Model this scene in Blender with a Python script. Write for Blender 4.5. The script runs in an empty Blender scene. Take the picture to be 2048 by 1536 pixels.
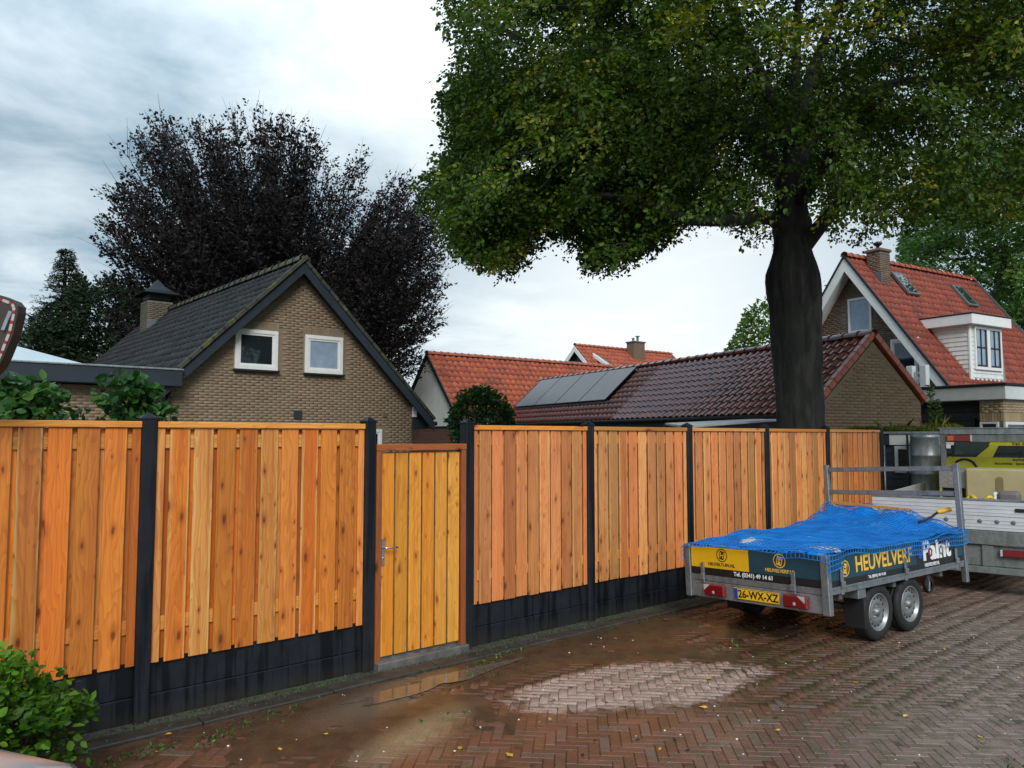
import bpy, math, random
import numpy as np
from mathutils import Vector, Matrix

random.seed(11)
rng = np.random.default_rng(11)
sc = bpy.context.scene
COL = sc.collection
R = math.radians

# ------------------------------------------------------------------ camera
FPX, CX, CY, CAMH = 1550.0, 1024.0, 768.0, 2.0
YAW, PITCH = R(49.1), math.atan(104 / 1550.0)
cam_d = bpy.data.cameras.new('camera')
cam = bpy.data.objects.new('camera', cam_d)
COL.objects.link(cam)
cam.location = (0, 0, CAMH)
cam.rotation_euler = (R(90) + PITCH, 0, YAW - R(90))
cam_d.sensor_width = 36
cam_d.lens = 36 * FPX / 2048
cam_d.clip_start = 0.05
cam_d.clip_end = 3000
sc.camera = cam

# ------------------------------------------------------------------ sky, sun, exposure
SUN_EL, SUN_AZ = R(36), R(-122)          # azimuth of the sun seen from the scene, world angle from +X
world = bpy.data.worlds.new('World')
sc.world = world
world.use_nodes = True


class NT:
    """small helper for node trees"""
    def __init__(self, tree):
        self.t = tree
        tree.nodes.clear()

    def n(self, typ, props=None, **ins):
        nd = self.t.nodes.new(typ)
        for k, v in (props or {}).items():
            setattr(nd, k, v)
        for k, v in ins.items():
            key = int(k[1:]) if k[0] == 'i' and k[1:].isdigit() else k.replace('_', ' ')
            self.set(nd.inputs[key], v)
        return nd

    def set(self, sock, v):
        if isinstance(v, bpy.types.NodeSocket):
            self.t.links.new(v, sock)
        elif v is not None:
            if hasattr(sock.default_value, '__len__') and not hasattr(v, '__len__'):
                v = (v,) * len(sock.default_value)
            if hasattr(v, '__len__') and len(v) == 3 and sock.type == 'RGBA':
                v = (*v, 1)
            sock.default_value = v

    def math(self, op, a, b=None, clamp=False):
        nd = self.n('ShaderNodeMath', dict(operation=op, use_clamp=clamp))
        self.set(nd.inputs[0], a)
        if b is not None:
            self.set(nd.inputs[1], b)
        return nd.outputs[0]

    def vmath(self, op, a, b=None):
        nd = self.n('ShaderNodeVectorMath', dict(operation=op))
        self.set(nd.inputs[0], a)
        if b is not None:
            self.set(nd.inputs[1], b)
        return nd.outputs['Value'] if op in ('DOT_PRODUCT', 'LENGTH', 'DISTANCE') else nd.outputs[0]

    def mix(self, f, a, b, blend='MIX'):
        nd = self.n('ShaderNodeMix', dict(data_type='RGBA', blend_type=blend, clamp_factor=True))
        self.set(nd.inputs['Factor'], f)
        self.set(nd.inputs[6], a)
        self.set(nd.inputs[7], b)
        return nd.outputs[2]

    def noise(self, vec, scale, detail=4, rough=.55, dist=0.):
        nd = self.n('ShaderNodeTexNoise', None, Vector=vec, Scale=scale, Detail=detail, Roughness=rough, Distortion=dist)
        return nd.outputs['Fac']

    def remap(self, v, a, b, c=0., d=1., clamp=True):
        nd = self.n('ShaderNodeMapRange', dict(clamp=clamp))
        for i, x in enumerate((v, a, b, c, d)):
            self.set(nd.inputs[i], x)
        return nd.outputs[0]

    def mapping(self, vec, scale=(1, 1, 1), loc=(0, 0, 0), rot=(0, 0, 0)):
        nd = self.n('ShaderNodeMapping', None, Vector=vec, Scale=scale, Location=loc, Rotation=rot)
        return nd.outputs[0]


def make_world():
    t = NT(world.node_tree)
    d = t.n('ShaderNodeTexCoord').outputs['Generated']
    d = t.vmath('NORMALIZE', d)
    sky = t.n('ShaderNodeTexSky', dict(sky_type='NISHITA', sun_disc=False, sun_elevation=SUN_EL,
                                      sun_rotation=R(90) - SUN_AZ, altitude=10, air_density=1, dust_density=1.5))
    sx = t.n('ShaderNodeSeparateXYZ', None, Vector=d)
    z = t.math('MAXIMUM', sx.outputs[2], 0.0)
    k = t.math('DIVIDE', 1.0, t.math('ADD', z, 0.14))
    flat = t.n('ShaderNodeCombineXYZ', None, X=t.math('MULTIPLY', sx.outputs[0], k), Y=t.math('MULTIPLY', sx.outputs[1], k), Z=1.7).outputs[0]
    n1 = t.noise(flat, 0.85, 6, .52, .25)
    n2 = t.noise(t.vmath('ADD', flat, (7.3, 2.1, 0)), 2.6, 7, .6, .3)
    n = t.math('ADD', t.math('MULTIPLY', n1, .68), t.math('MULTIPLY', n2, .32))
    # thin veil of cloud, brighter where the sun stands behind it
    g = t.vmath('DOT_PRODUCT', d, tuple(Vector((math.cos(R(39)) * math.cos(R(9)), math.sin(R(39)) * math.cos(R(9)), math.sin(R(9))))))
    g = t.math('POWER', t.math('MAXIMUM', g, 0.0), 20.0)
    m = t.remap(n, .44, .62)
    cloud = t.mix(m, (.175, .26, .32), (.54, .60, .63))
    cloud = t.mix(t.math('MULTIPLY', g, .72), cloud, (.80, .82, .81))
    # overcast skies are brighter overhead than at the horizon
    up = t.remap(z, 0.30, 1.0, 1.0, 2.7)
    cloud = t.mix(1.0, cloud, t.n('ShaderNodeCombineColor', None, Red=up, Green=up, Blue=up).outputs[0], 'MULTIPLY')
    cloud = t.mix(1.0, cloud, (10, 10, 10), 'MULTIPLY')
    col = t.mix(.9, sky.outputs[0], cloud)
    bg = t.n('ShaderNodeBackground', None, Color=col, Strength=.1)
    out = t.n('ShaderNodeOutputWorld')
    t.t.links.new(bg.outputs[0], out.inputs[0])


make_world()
sun_d = bpy.data.lights.new('sun', 'SUN')
sun_d.energy = 1.5
sun_d.angle = R(25)
sun_d.color = (1.0, .96, .9)
sun = bpy.data.objects.new('sun', sun_d)
COL.objects.link(sun)
sd = Vector((math.cos(SUN_AZ) * math.cos(SUN_EL), math.sin(SUN_AZ) * math.cos(SUN_EL), math.sin(SUN_EL)))
sun.rotation_euler = sd.to_track_quat('Z', 'Y').to_euler()
sun.location = sd * 60
sc.view_settings.view_transform = 'Standard'
sc.view_settings.look = 'None'
sc.view_settings.exposure = 0.66
sc.view_settings.gamma = 1.0
sc.view_settings.use_curve_mapping = False
try:
    sc.cycles.use_denoising = True
    sc.cycles.max_bounces = 6
    sc.cycles.transparent_max_bounces = 8
except Exception:
    pass

# ------------------------------------------------------------------ survey helpers (image point -> place)
_fw = np.array([math.cos(YAW) * math.cos(PITCH), math.sin(YAW) * math.cos(PITCH), math.sin(PITCH)])
_rt = np.array([math.sin(YAW), -math.cos(YAW), 0.])
_up = np.cross(_rt, _fw)
_C = np.array([0, 0, CAMH])


def ray(x, y):
    return _fw + _rt * (x - CX) / FPX - _up * (y - CY) / FPX


def atd(x, y, d):
    return _C + ray(x, y) * d


def gr(x, y, z=0.0):
    r = ray(x, y)
    return _C + r * ((z - CAMH) / r[2])


def proj(P):
    d = np.asarray(P, float) - _C
    z = d @ _fw
    zz = np.where(np.abs(z) < 1e-6, 1e-6, z)
    return CX + FPX * (d @ _rt) / zz, CY - FPX * (d @ _up) / zz, z


# ------------------------------------------------------------------ numpy noise
def vnoise(p, scale=1.0, seed=0):
    """value noise, p (n,3) -> 0..1"""
    p = np.asarray(p, float) * scale + seed * 17.31
    i = np.floor(p).astype(np.int64)
    f = p - i
    f = f * f * (3 - 2 * f)

    def h(a, b, c):
        v = (a * 374761393 + b * 668265263 + c * 2147483647 + seed * 1274126177) & 0xffffffff
        v = ((v ^ (v >> 13)) * 1274126177) & 0xffffffff
        return ((v ^ (v >> 16)) & 0xffff) / 65535.0
    r = 0
    for a in (0, 1):
        for b in (0, 1):
            for c in (0, 1):
                w = (f[:, 0] if a else 1 - f[:, 0]) * (f[:, 1] if b else 1 - f[:, 1]) * (f[:, 2] if c else 1 - f[:, 2])
                r = r + w * h(i[:, 0] + a, i[:, 1] + b, i[:, 2] + c)
    return r


def fbm(p, scale=1.0, seed=0, oct=4):
    s, a, t = 0, 1.0, 0
    for k in range(oct):
        s = s + a * vnoise(p, scale * 2 ** k, seed + k)
        t += a
        a *= .5
    return s / t


def in_poly(x, y, poly):
    x = np.asarray(x); y = np.asarray(y)
    c = np.zeros(x.shape, bool)
    n = len(poly)
    for i in range(n):
        x1, y1 = poly[i]; x2, y2 = poly[(i + 1) % n]
        if y1 == y2:
            continue
        m = ((y1 > y) != (y2 > y)) & (x < (x2 - x1) * (y - y1) / (y2 - y1) + x1)
        c ^= m
    return c


# ------------------------------------------------------------------ mesh building
class MB:
    def __init__(self):
        self.v = []; self.f = []

    def add(self, vs, fs):
        o = len(self.v)
        self.v += [tuple(map(float, p)) for p in vs]
        self.f += [tuple(i + o for i in f) for f in fs]
        return self

    def box(self, x0, x1, y0, y1, z0, z1):
        v = [(x0, y0, z0), (x1, y0, z0), (x1, y1, z0), (x0, y1, z0), (x0, y0, z1), (x1, y0, z1), (x1, y1, z1), (x0, y1, z1)]
        return self.add(v, [(3, 2, 1, 0), (4, 5, 6, 7), (0, 1, 5, 4), (1, 2, 6, 5), (2, 3, 7, 6), (3, 0, 4, 7)])

    def cbox(self, x0, x1, y0, y1, z0, z1, c=.004):
        """box with chamfered edges"""
        X = (x0, x1); Y = (y0, y1); Z = (z0, z1)
        vs = []; idx = {}
        for ix in (0, 1):
            for iy in (0, 1):
                for iz in (0, 1):
                    for ax in range(3):
                        p = [X[ix] + (c if ix == 0 else -c), Y[iy] + (c if iy == 0 else -c), Z[iz] + (c if iz == 0 else -c)]
                        p[ax] = (X, Y, Z)[ax][(ix, iy, iz)[ax]]
                        idx[(ix, iy, iz, ax)] = len(vs); vs.append(p)
        fs = []
        # faces
        for ax in range(3):
            o = [i for i in range(3) if i != ax]
            for s in (0, 1):
                q = []
                for a, b in ((0, 0), (1, 0), (1, 1), (0, 1)):
                    k = [0, 0, 0]; k[ax] = s; k[o[0]] = a; k[o[1]] = b
                    q.append(idx[(*k, ax)])
                flip = (s == 0) ^ (ax == 1)
                fs.append(tuple(q[::-1] if flip else q))
        # edges
        for ax in range(3):
            o = [i for i in range(3) if i != ax]
            for a in (0, 1):
                for b in (0, 1):
                    q = []
                    for s, w in ((0, 0), (1, 0), (1, 1), (0, 1)):
                        k = [0, 0, 0]; k[ax] = s; k[o[0]] = a; k[o[1]] = b
                        q.append(idx[(*k, o[w])])
                    fs.append(tuple(q))
        for ix in (0, 1):
            for iy in (0, 1):
                for iz in (0, 1):
                    fs.append(tuple(idx[(ix, iy, iz, a)] for a in range(3)))
        return self.add(vs, fs)

    def bar(self, a, b, w, h, up=(0, 0, 1)):
        """rectangular bar from a to b, width w across, height h along up"""
        a = np.array(a, float); b = np.array(b, float)
        d = b - a; d /= np.linalg.norm(d)
        u = np.array(up, float)
        s = np.cross(d, u); s /= np.linalg.norm(s)
        u = np.cross(s, d)
        v = []
        for p in (a, b):
            for i, j in ((-1, -1), (1, -1), (1, 1), (-1, 1)):
                v.append(p + s * i * w / 2 + u * j * h / 2)
        return self.add(v, [(3, 2, 1, 0), (4, 5, 6, 7), (0, 1, 5, 4), (1, 2, 6, 5), (2, 3, 7, 6), (3, 0, 4, 7)])

    def prism(self, poly, axis, a, b):
        """2D polygon (in the two other axes, ordered) pushed along axis from a to b"""
        o = [i for i in range(3) if i != axis]
        n = len(poly); v = []
        for t in (a, b):
            for p in poly:
                q = [0, 0, 0]; q[axis] = t; q[o[0]] = p[0]; q[o[1]] = p[1]
                v.append(q)
        fs = [tuple(range(n))[::-1], tuple(range(n, 2 * n))]
        for i in range(n):
            j = (i + 1) % n
            fs.append((i, j, n + j, n + i))
        return self.add(v, fs)

    def tube(self, path, rad, n=8, caps=True):
        path = [np.array(p, float) for p in path]
        if not hasattr(rad, '__len__'):
            rad = [rad] * len(path)
        v = []; prev = None
        for i, p in enumerate(path):
            d = path[min(i + 1, len(path) - 1)] - path[max(i - 1, 0)]
            d = d / (np.linalg.norm(d) + 1e-9)
            if prev is None:
                ref = np.array([0, 0, 1.]) if abs(d[2]) < .9 else np.array([1., 0, 0])
                s = np.cross(d, ref)
            else:
                s = prev - d * (prev @ d)
            s = s / (np.linalg.norm(s) + 1e-9); prev = s
            u = np.cross(d, s)
            for k in range(n):
                a = 2 * math.pi * k / n
                v.append(p + (s * math.cos(a) + u * math.sin(a)) * rad[i])
        fs = []
        for i in range(len(path) - 1):
            for k in range(n):
                k2 = (k + 1) % n
                fs.append((i * n + k, i * n + k2, (i + 1) * n + k2, (i + 1) * n + k))
        if caps:
            fs.append(tuple(range(n))[::-1])
            m = (len(path) - 1) * n
            fs.append(tuple(range(m, m + n)))
        return self.add(v, fs)

    def lathe(self, prof, n=32, axis=1, c=(0, 0, 0)):
        """profile of (radius, offset along axis) turned about axis"""
        o = [i for i in range(3) if i != axis]
        v = []
        for r, t in prof:
            for k in range(n):
                a = 2 * math.pi * k / n
                q = [0, 0, 0]; q[axis] = t; q[o[0]] = r * math.cos(a); q[o[1]] = r * math.sin(a)
                v.append([q[i] + c[i] for i in range(3)])
        fs = []
        for i in range(len(prof) - 1):
            for k in range(n):
                k2 = (k + 1) % n
                fs.append((i * n + k, i * n + k2, (i + 1) * n + k2, (i + 1) * n + k))
        return self.add(v, fs)

    def mesh(self, name, mat=None, smooth=False, recalc=True):
        me = bpy.data.meshes.new(name)
        me.from_pydata(self.v, [], self.f)
        if recalc:
            import bmesh
            bm = bmesh.new(); bm.from_mesh(me)
            bmesh.ops.recalc_face_normals(bm, faces=bm.faces)
            bm.to_mesh(me); bm.free()
        if smooth:
            me.polygons.foreach_set('use_smooth', [True] * len(me.polygons))
        if mat:
            me.materials.append(mat)
        return me

    def build(self, name, mat, parent=None, smooth=False, loc=None, rot=None, recalc=True):
        return link(name, self.mesh(name, mat, smooth, recalc), parent, loc, rot)


def link(name, me, parent=None, loc=None, rot=None, scale=None):
    o = bpy.data.objects.new(name, me)
    COL.objects.link(o)
    if parent is not None:
        o.parent = parent
    if loc is not None:
        o.location = loc
    if rot is not None:
        o.rotation_euler = rot
    if scale is not None:
        o.scale = scale
    return o


def tag(o, label=None, cat=None, group=None, kind=None):
    if label: o['label'] = label
    if cat: o['category'] = cat
    if group: o['group'] = group
    if kind: o['kind'] = kind
    return o


def thing(name, label, cat, loc=(0, 0, 0), rz=0.0, group=None):
    o = bpy.data.objects.new(name, None)
    COL.objects.link(o)
    o.empty_display_size = .2
    o.location = loc; o.rotation_euler = (0, 0, rz)
    return tag(o, label, cat, group)


def copy_tree(o, parent=None):
    c = o.copy(); COL.objects.link(c); c.parent = parent
    for ch in o.children:
        copy_tree(ch, c)
    return c


def raw_mesh(name, V, Fc, mat, attr=None):
    """fast mesh from numpy arrays; Fc (n,k) all faces with k corners"""
    V = np.ascontiguousarray(V, np.float32); Fc = np.ascontiguousarray(Fc, np.int32)
    me = bpy.data.meshes.new(name)
    me.vertices.add(len(V)); me.vertices.foreach_set('co', V.ravel())
    k = Fc.shape[1]
    me.loops.add(Fc.size); me.loops.foreach_set('vertex_index', Fc.ravel())
    me.polygons.add(len(Fc))
    me.polygons.foreach_set('loop_start', np.arange(0, Fc.size, k, dtype=np.int32))
    me.polygons.foreach_set('loop_total', np.full(len(Fc), k, np.int32))
    me.update(calc_edges=True)
    if attr is not None:
        a = me.attributes.new('tint', 'FLOAT', 'POINT')
        a.data.foreach_set('value', np.ascontiguousarray(attr, np.float32))
    me.materials.append(mat)
    return me


# ------------------------------------------------------------------ materials
MATS = {}


def new_mat(name):
    m = bpy.data.materials.new(name)
    m.use_nodes = True
    t = NT(m.node_tree)
    out = t.n('ShaderNodeOutputMaterial')
    b = t.n('ShaderNodeBsdfPrincipled')
    t.t.links.new(b.outputs[0], out.inputs[0])
    MATS[name] = m
    return m, t, b, out


def rnd(t, mode):
    if mode == 'object':
        return t.n('ShaderNodeObjectInfo').outputs['Random']
    return t.n('ShaderNodeNewGeometry').outputs['Random Per Island']


def bump(t, b, h, strength=.3, dist=.01):
    nd = t.n('ShaderNodeBump', None, Strength=strength, Distance=dist, Height=h)
    t.t.links.new(nd.outputs[0], b.inputs['Normal'])


def simple(name, col, rough=.6, metal=0., var=.18, scale=6., spec=.5, bmp=.0, bscale=40., col2=None, rand=None, rvar=.25, coat=0., streak=None):
    """plain painted / solid surface with uneven tone, dirt and slight relief"""
    m, t, b, out = new_mat(name)
    P = t.n('ShaderNodeTexCoord').outputs['Object']
    v = t.mapping(P, streak) if streak else P
    n = t.noise(v, scale, 5, .6)
    c2 = col2 or tuple(x * .55 for x in col)
    c = t.mix(t.remap(n, .35, .7, var * 1.6, 0), col, c2)
    if rand:
        r = rnd(t, rand)
        f = t.remap(r, 0, 1, 1 - rvar, 1 + rvar, False)
        c = t.mix(1.0, c, t.n('ShaderNodeCombineColor', None, Red=f, Green=f, Blue=f).outputs[0], 'MULTIPLY')
    t.set(b.inputs['Base Color'], c)
    t.set(b.inputs['Roughness'], t.remap(t.noise(P, scale * 2.3, 3), .3, .7, rough * .8, min(1, rough * 1.2)))
    b.inputs['Metallic'].default_value = metal
    b.inputs['Specular IOR Level'].default_value = spec
    if coat:
        b.inputs['Coat Weight'].default_value = coat
        b.inputs['Coat Roughness'].default_value = .08
    if bmp:
        bump(t, b, t.noise(v, bscale, 4), bmp, .01)
    return m


def wood(name, ca, cb, cdark, rand='object', tone=.42, rough=.55, csap=(.86, .52, .17), fvar=(.66, 1.22)):
    """sawn softwood with growth lines along Z, knots and board-to-board tone"""
    m, t, b, out = new_mat(name)
    P = t.n('ShaderNodeTexCoord').outputs['Object']
    r = rnd(t, rand)
    off = t.n('ShaderNodeCombineXYZ', None, X=t.math('MULTIPLY', r, 37.), Y=t.math('MULTIPLY', r, 11.), Z=t.math('MULTIPLY', r, 53.)).outputs[0]
    V = t.vmath('ADD', P, off)
    # growth rings: stretched bands bent by low noise
    warp = t.noise(t.mapping(V, (5, 5, .9)), 1.0, 3, .5)
    sx = t.n('ShaderNodeSeparateXYZ', None, Vector=P)
    q = t.math('ADD', t.math('MULTIPLY', sx.outputs[0], 17.), t.math('MULTIPLY', warp, 9.))
    ring = t.math('FRACT', t.math('MULTIPLY', q, 1.6))
    ring = t.math('POWER', ring, 2.2)
    fine = t.noise(t.mapping(V, (90, 90, 2.2)), 1.0, 3, .6)
    big = t.noise(t.mapping(V, (3, 3, .7)), 1.0, 3, .5)
    # knots
    sv = t.n('ShaderNodeSeparateXYZ', None, Vector=V)
    kw = t.noise(t.mapping(V, (14, 14, 6)), 1.0, 3, .6)
    kv = t.n('ShaderNodeCombineXYZ', None, X=t.math('ADD', t.math('MULTIPLY', sv.outputs[0], 9.0), t.math('MULTIPLY', kw, .25)), Y=t.math('ADD', t.math('MULTIPLY', sv.outputs[2], 3.6), t.math('MULTIPLY', kw, .3)), Z=0.0).outputs[0]
    vo = t.n('ShaderNodeTexVoronoi', dict(feature='F1', voronoi_dimensions='2D'), Vector=kv, Scale=1.0, Randomness=1.0)
    sep = t.n('ShaderNodeSeparateColor', None, Color=vo.outputs['Color'])
    size = t.remap(sep.outputs[0], .46, 1.0, 0.0, .17)
    knot = t.math('SUBTRACT', 1.0, t.math('DIVIDE', vo.outputs['Distance'], t.math('ADD', size, .001)), True)
    halo = t.math('SUBTRACT', 1.0, t.math('DIVIDE', vo.outputs['Distance'], t.math('ADD', t.math('MULTIPLY', size, 2.6), .001)), True)
    base = t.mix(t.remap(r, 0, 1, 0, 1), ca, cb)
    base = t.mix(t.math('MULTIPLY', t.remap(big, .35, .7), .55), base, cb)
    edge = t.math('ABSOLUTE', t.math('ADD', sx.outputs[0], t.math('MULTIPLY', t.math('SUBTRACT', warp, .5), .05)))
    sap = t.math('MULTIPLY', t.remap(edge, .046, .062), t.remap(t.math('FRACT', t.math('MULTIPLY', r, 3.37)), .25, .6))
    base = t.mix(t.remap(t.math('FRACT', t.math('MULTIPLY', r, 5.13)), .55, .95, 0, .45), base, csap)
    base = t.mix(t.math('MULTIPLY', sap, .8), base, csap)
    c = t.mix(t.math('MULTIPLY', ring, tone), base, cdark)
    c = t.mix(t.math('MULTIPLY', t.remap(fine, .4, .75), .28), c, cdark)
    streak = t.noise(t.mapping(V, (34, 34, .8)), 1.0, 4, .65)
    c = t.mix(t.remap(streak, .50, .68, 0, .5), c, cdark)
    blot = t.noise(t.mapping(V, (6, 6, 2.2)), 1.0, 4, .6)
    c = t.mix(t.remap(blot, .55, .75, 0, .4), c, cdark)
    c = t.mix(t.math('MULTIPLY', halo, .8), c, cdark)
    c = t.mix(t.remap(knot, 0.05, .5, 0, .8), c, tuple(x * .45 for x in cdark))
    # uneven brightness from board to board
    r2 = t.math('FRACT', t.math('MULTIPLY', r, 7.77))
    f = t.remap(r2, 0, 1, *fvar)
    c = t.mix(1.0, c, t.n('ShaderNodeCombineColor', None, Red=f, Green=f, Blue=f).outputs[0], 'MULTIPLY')
    t.set(b.inputs['Base Color'], c)
    t.set(b.inputs['Roughness'], t.remap(big, .3, .7, rough * .75, rough * 1.2))
    bump(t, b, t.math('ADD', t.math('MULTIPLY', fine, .6), t.math('MULTIPLY', ring, -.4)), .25, .004)
    return m


def brickmat(name, ca, cb, cc, rough=.75, rand='island', stain=.35):
    m, t, b, out = new_mat(name)
    P = t.n('ShaderNodeTexCoord').outputs['Object']
    r = rnd(t, rand)
    c = t.mix(t.remap(r, 0, .7), ca, cb)
    c = t.mix(t.remap(r, .82, .9), c, cc)
    n = t.noise(P, 45, 4, .65)
    c = t.mix(t.remap(n, .35, .75, 0, .5), c, tuple(x * .6 for x in cb))
    n2 = t.noise(t.mapping(P, (1, 1, .5)), 1.1, 4, .6)
    c = t.mix(t.remap(n2, .45, .7, 0, stain), c, tuple(x * .5 for x in ca))
    t.set(b.inputs['Base Color'], c)
    b.inputs['Roughness'].default_value = rough
    bump(t, b, n, .4, .006)
    return m


def tilemat(name, ca, cb, cdark, rough=.35, rand='island', moss=0., coat=.2, spec=.5):
    m, t, b, out = new_mat(name)
    P = t.n('ShaderNodeNewGeometry').outputs['Position']
    r = rnd(t, rand)
    c = t.mix(r, ca, cb)
    n = t.noise(P, 9, 5, .65)
    c = t.mix(t.remap(n, .42, .75, 0, .55), c, cdark)
    n2 = t.noise(P, .7, 4, .6)
    c = t.mix(t.remap(n2, .5, .72, 0, .6), c, cdark)
    if moss:
        n3 = t.noise(P, 3.0, 5, .7)
        c = t.mix(t.remap(n3, .5, .62, 0, moss), c, (.10, .10, .025))
    t.set(b.inputs['Base Color'], c)
    t.set(b.inputs['Roughness'], t.remap(t.noise(P, 5, 3), .3, .7, rough * .7, min(1, rough * 1.4)))
    b.inputs['Specular IOR Level'].default_value = spec
    b.inputs['Coat Weight'].default_value = coat
    b.inputs['Coat Roughness'].default_value = .2
    bump(t, b, t.noise(P, 60, 3), .15, .004)
    return m


def leafmat(name, dark, mid, bright, trans=.3, rough=.42):
    m, t, b, out = new_mat(name)
    tint = t.n('ShaderNodeAttribute', dict(attribute_name='tint')).outputs['Fac']
    r = t.n('ShaderNodeNewGeometry').outputs['Random Per Island']
    c = t.mix(t.remap(tint, 0, .6), dark, mid)
    c = t.mix(t.remap(tint, .6, 1.0), c, bright)
    f = t.remap(r, 0, 1, .6, 1.4)
    c = t.mix(1.0, c, t.n('ShaderNodeCombineColor', None, Red=f, Green=f, Blue=f).outputs[0], 'MULTIPLY')
    t.set(b.inputs['Base Color'], c)
    b.inputs['Roughness'].default_value = rough
    b.inputs['Specular IOR Level'].default_value = .22
    tr = t.n('ShaderNodeBsdfTranslucent', None, Color=t.mix(1.0, c, (1.3, 1.5, .7), 'MULTIPLY'))
    mx = t.n('ShaderNodeMixShader', None, Fac=trans)
    t.t.links.new(b.outputs[0], mx.inputs[1]); t.t.links.new(tr.outputs[0], mx.inputs[2])
    t.t.links.new(mx.outputs[0], out.inputs[0])
    return m


def galv(name, col=(.34, .37, .39), rough=.45, metal=.75, dirt=(.09, .09, .085)):
    m, t, b, out = new_mat(name)
    P = t.n('ShaderNodeTexCoord').outputs['Object']
    vo = t.n('ShaderNodeTexVoronoi', None, Vector=P, Scale=55.)
    s = t.n('ShaderNodeSeparateColor', None, Color=vo.outputs['Color']).outputs[0]
    c = t.mix(t.remap(s, 0, 1, 0, .5), col, tuple(x * .55 for x in col))
    n = t.noise(t.mapping(P, (6, 6, 2)), 1.5, 5, .65)
    c = t.mix(t.remap(n, .45, .75, 0, .75), c, dirt)
    t.set(b.inputs['Base Color'], c)
    b.inputs['Metallic'].default_value = metal
    t.set(b.inputs['Roughness'], t.remap(n, .3, .7, rough * .8, rough * 1.4))
    return m


def glassmat(name, col=(.02, .03, .035), rough=.03):
    m, t, b, out = new_mat(name)
    P = t.n('ShaderNodeTexCoord').outputs['Object']
    t.set(b.inputs['Base Color'], t.mix(t.noise(P, 2.5, 3), col, tuple(x * .5 for x in col)))
    b.inputs['Roughness'].default_value = rough
    b.inputs['Specular IOR Level'].default_value = .9
    b.inputs['Coat Weight'].default_value = .6
    b.inputs['Coat Roughness'].default_value = .02
    bump(t, b, t.noise(P, 1.2, 2), .05, .02)
    return m


M = {}
M['fence_wood'] = wood('fence_wood', (.86, .30, .035), (.72, .16, .014), (.36, .07, .006))
M['fence_wood_far'] = wood('fence_wood_far', (.82, .35, .12), (.74, .22, .065), (.38, .10, .025))
M['rail_wood'] = wood('rail_wood', (.84, .38, .07), (.76, .26, .035), (.40, .11, .015))
M['gate_wood'] = wood('gate_wood', (.82, .345, .035), (.72, .24, .018), (.42, .12, .008), csap=(.85, .46, .08), fvar=(.85, 1.15))
M['gate_frame_wood'] = wood('gate_frame_wood', (.36, .10, .02), (.30, .08, .016), (.12, .03, .008))


def black_concrete():
    m, t, b, out = new_mat('black_concrete')
    P = t.n('ShaderNodeNewGeometry').outputs['Position']
    st = t.noise(t.mapping(P, (16, 16, .8)), 1.0, 4, .6)
    n = t.noise(P, 6, 5, .65)
    sp = t.n('ShaderNodeSeparateXYZ', None, Vector=P)
    c = t.mix(t.remap(n, .3, .7), (.005, .0065, .010), (.014, .017, .024))
    c = t.mix(t.remap(st, .50, .58, 0, .75), c, (.003, .0035, .005))
    low = t.remap(t.math('ADD', sp.outputs[2], t.math('MULTIPLY', n, .16)), .10, .2, .7, 0)
    c = t.mix(low, c, (.022, .019, .016))
    t.set(b.inputs['Base Color'], c)
    t.set(b.inputs['Roughness'], t.remap(st, .48, .6, .7, .35))
    b.inputs['Specular IOR Level'].default_value = .3
    bump(t, b, t.noise(P, 90, 3), .25, .004)
    return m


M['black_concrete'] = black_concrete()
M['kerb'] = simple('kerb', (.055, .047, .037), .6, var=.6, scale=5, col2=(.018, .016, .012), bmp=.4, bscale=60, rand='object', rvar=.2)
M['threshold'] = simple('threshold', (.16, .155, .145), .5, var=.5, scale=8, col2=(.05, .045, .04), bmp=.3)
M['mortar'] = simple('mortar', (.26, .23, .19), .9, var=.3, scale=5)
M['mortar_dark'] = simple('mortar_dark', (.16, .14, .12), .9, var=.3, scale=5)
M['mortar_tan'] = simple('mortar_tan', (.25, .185, .12), .9, var=.3, scale=5)
M['brick_tan'] = brickmat('brick_tan', (.31, .235, .16), (.265, .195, .13), (.27, .17, .11), stain=.5)
M['brick_tan2'] = brickmat('brick_tan2', (.29, .20, .115), (.23, .155, .09), (.25, .13, .075))
M['brick_brown'] = brickmat('brick_brown', (.20, .135, .09), (.14, .09, .06), (.26, .17, .11))
M['brick_red'] = brickmat('brick_red', (.22, .10, .07), (.16, .07, .05), (.12, .07, .05))
M['brick_cream'] = brickmat('brick_cream', (.55, .42, .24), (.45, .33, .18), (.40, .25, .13))
M['tile_black'] = tilemat('tile_black', (.016, .016, .019), (.027, .026, .030), (.007, .007, .008), .6, moss=.10, coat=.0, spec=.25)
M['tile_black_moss'] = tilemat('tile_black_moss', (.04, .04, .035), (.06, .06, .04), (.02, .02, .018), .7, 'object', moss=.9, coat=0)
M['tile_red_obj'] = tilemat('tile_red_obj', (.20, .05, .036), (.29, .075, .05), (.085, .03, .026), .2, 'object', coat=.6)
M['tile_red'] = tilemat('tile_red', (.20, .05, .036), (.29, .075, .05), (.085, .03, .026), .2, 'island', coat=.6)
M['tile_verge'] = tilemat('tile_verge', (.42, .09, .035), (.36, .07, .03), (.2, .05, .03), .35, 'object', coat=.3)
M['tile_orange'] = tilemat('tile_orange', (.47, .10, .036), (.33, .062, .028), (.12, .038, .03), .65, 'island', moss=.15, coat=.0)
M['tile_orange_ridge'] = tilemat('tile_orange_ridge', (.45, .12, .06), (.36, .09, .05), (.2, .08, .05), .5, 'object')
M['tile_bright'] = tilemat('tile_bright', (.33, .062, .032), (.22, .042, .026), (.08, .032, .026), .65, 'island', moss=.12, coat=.0)
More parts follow.
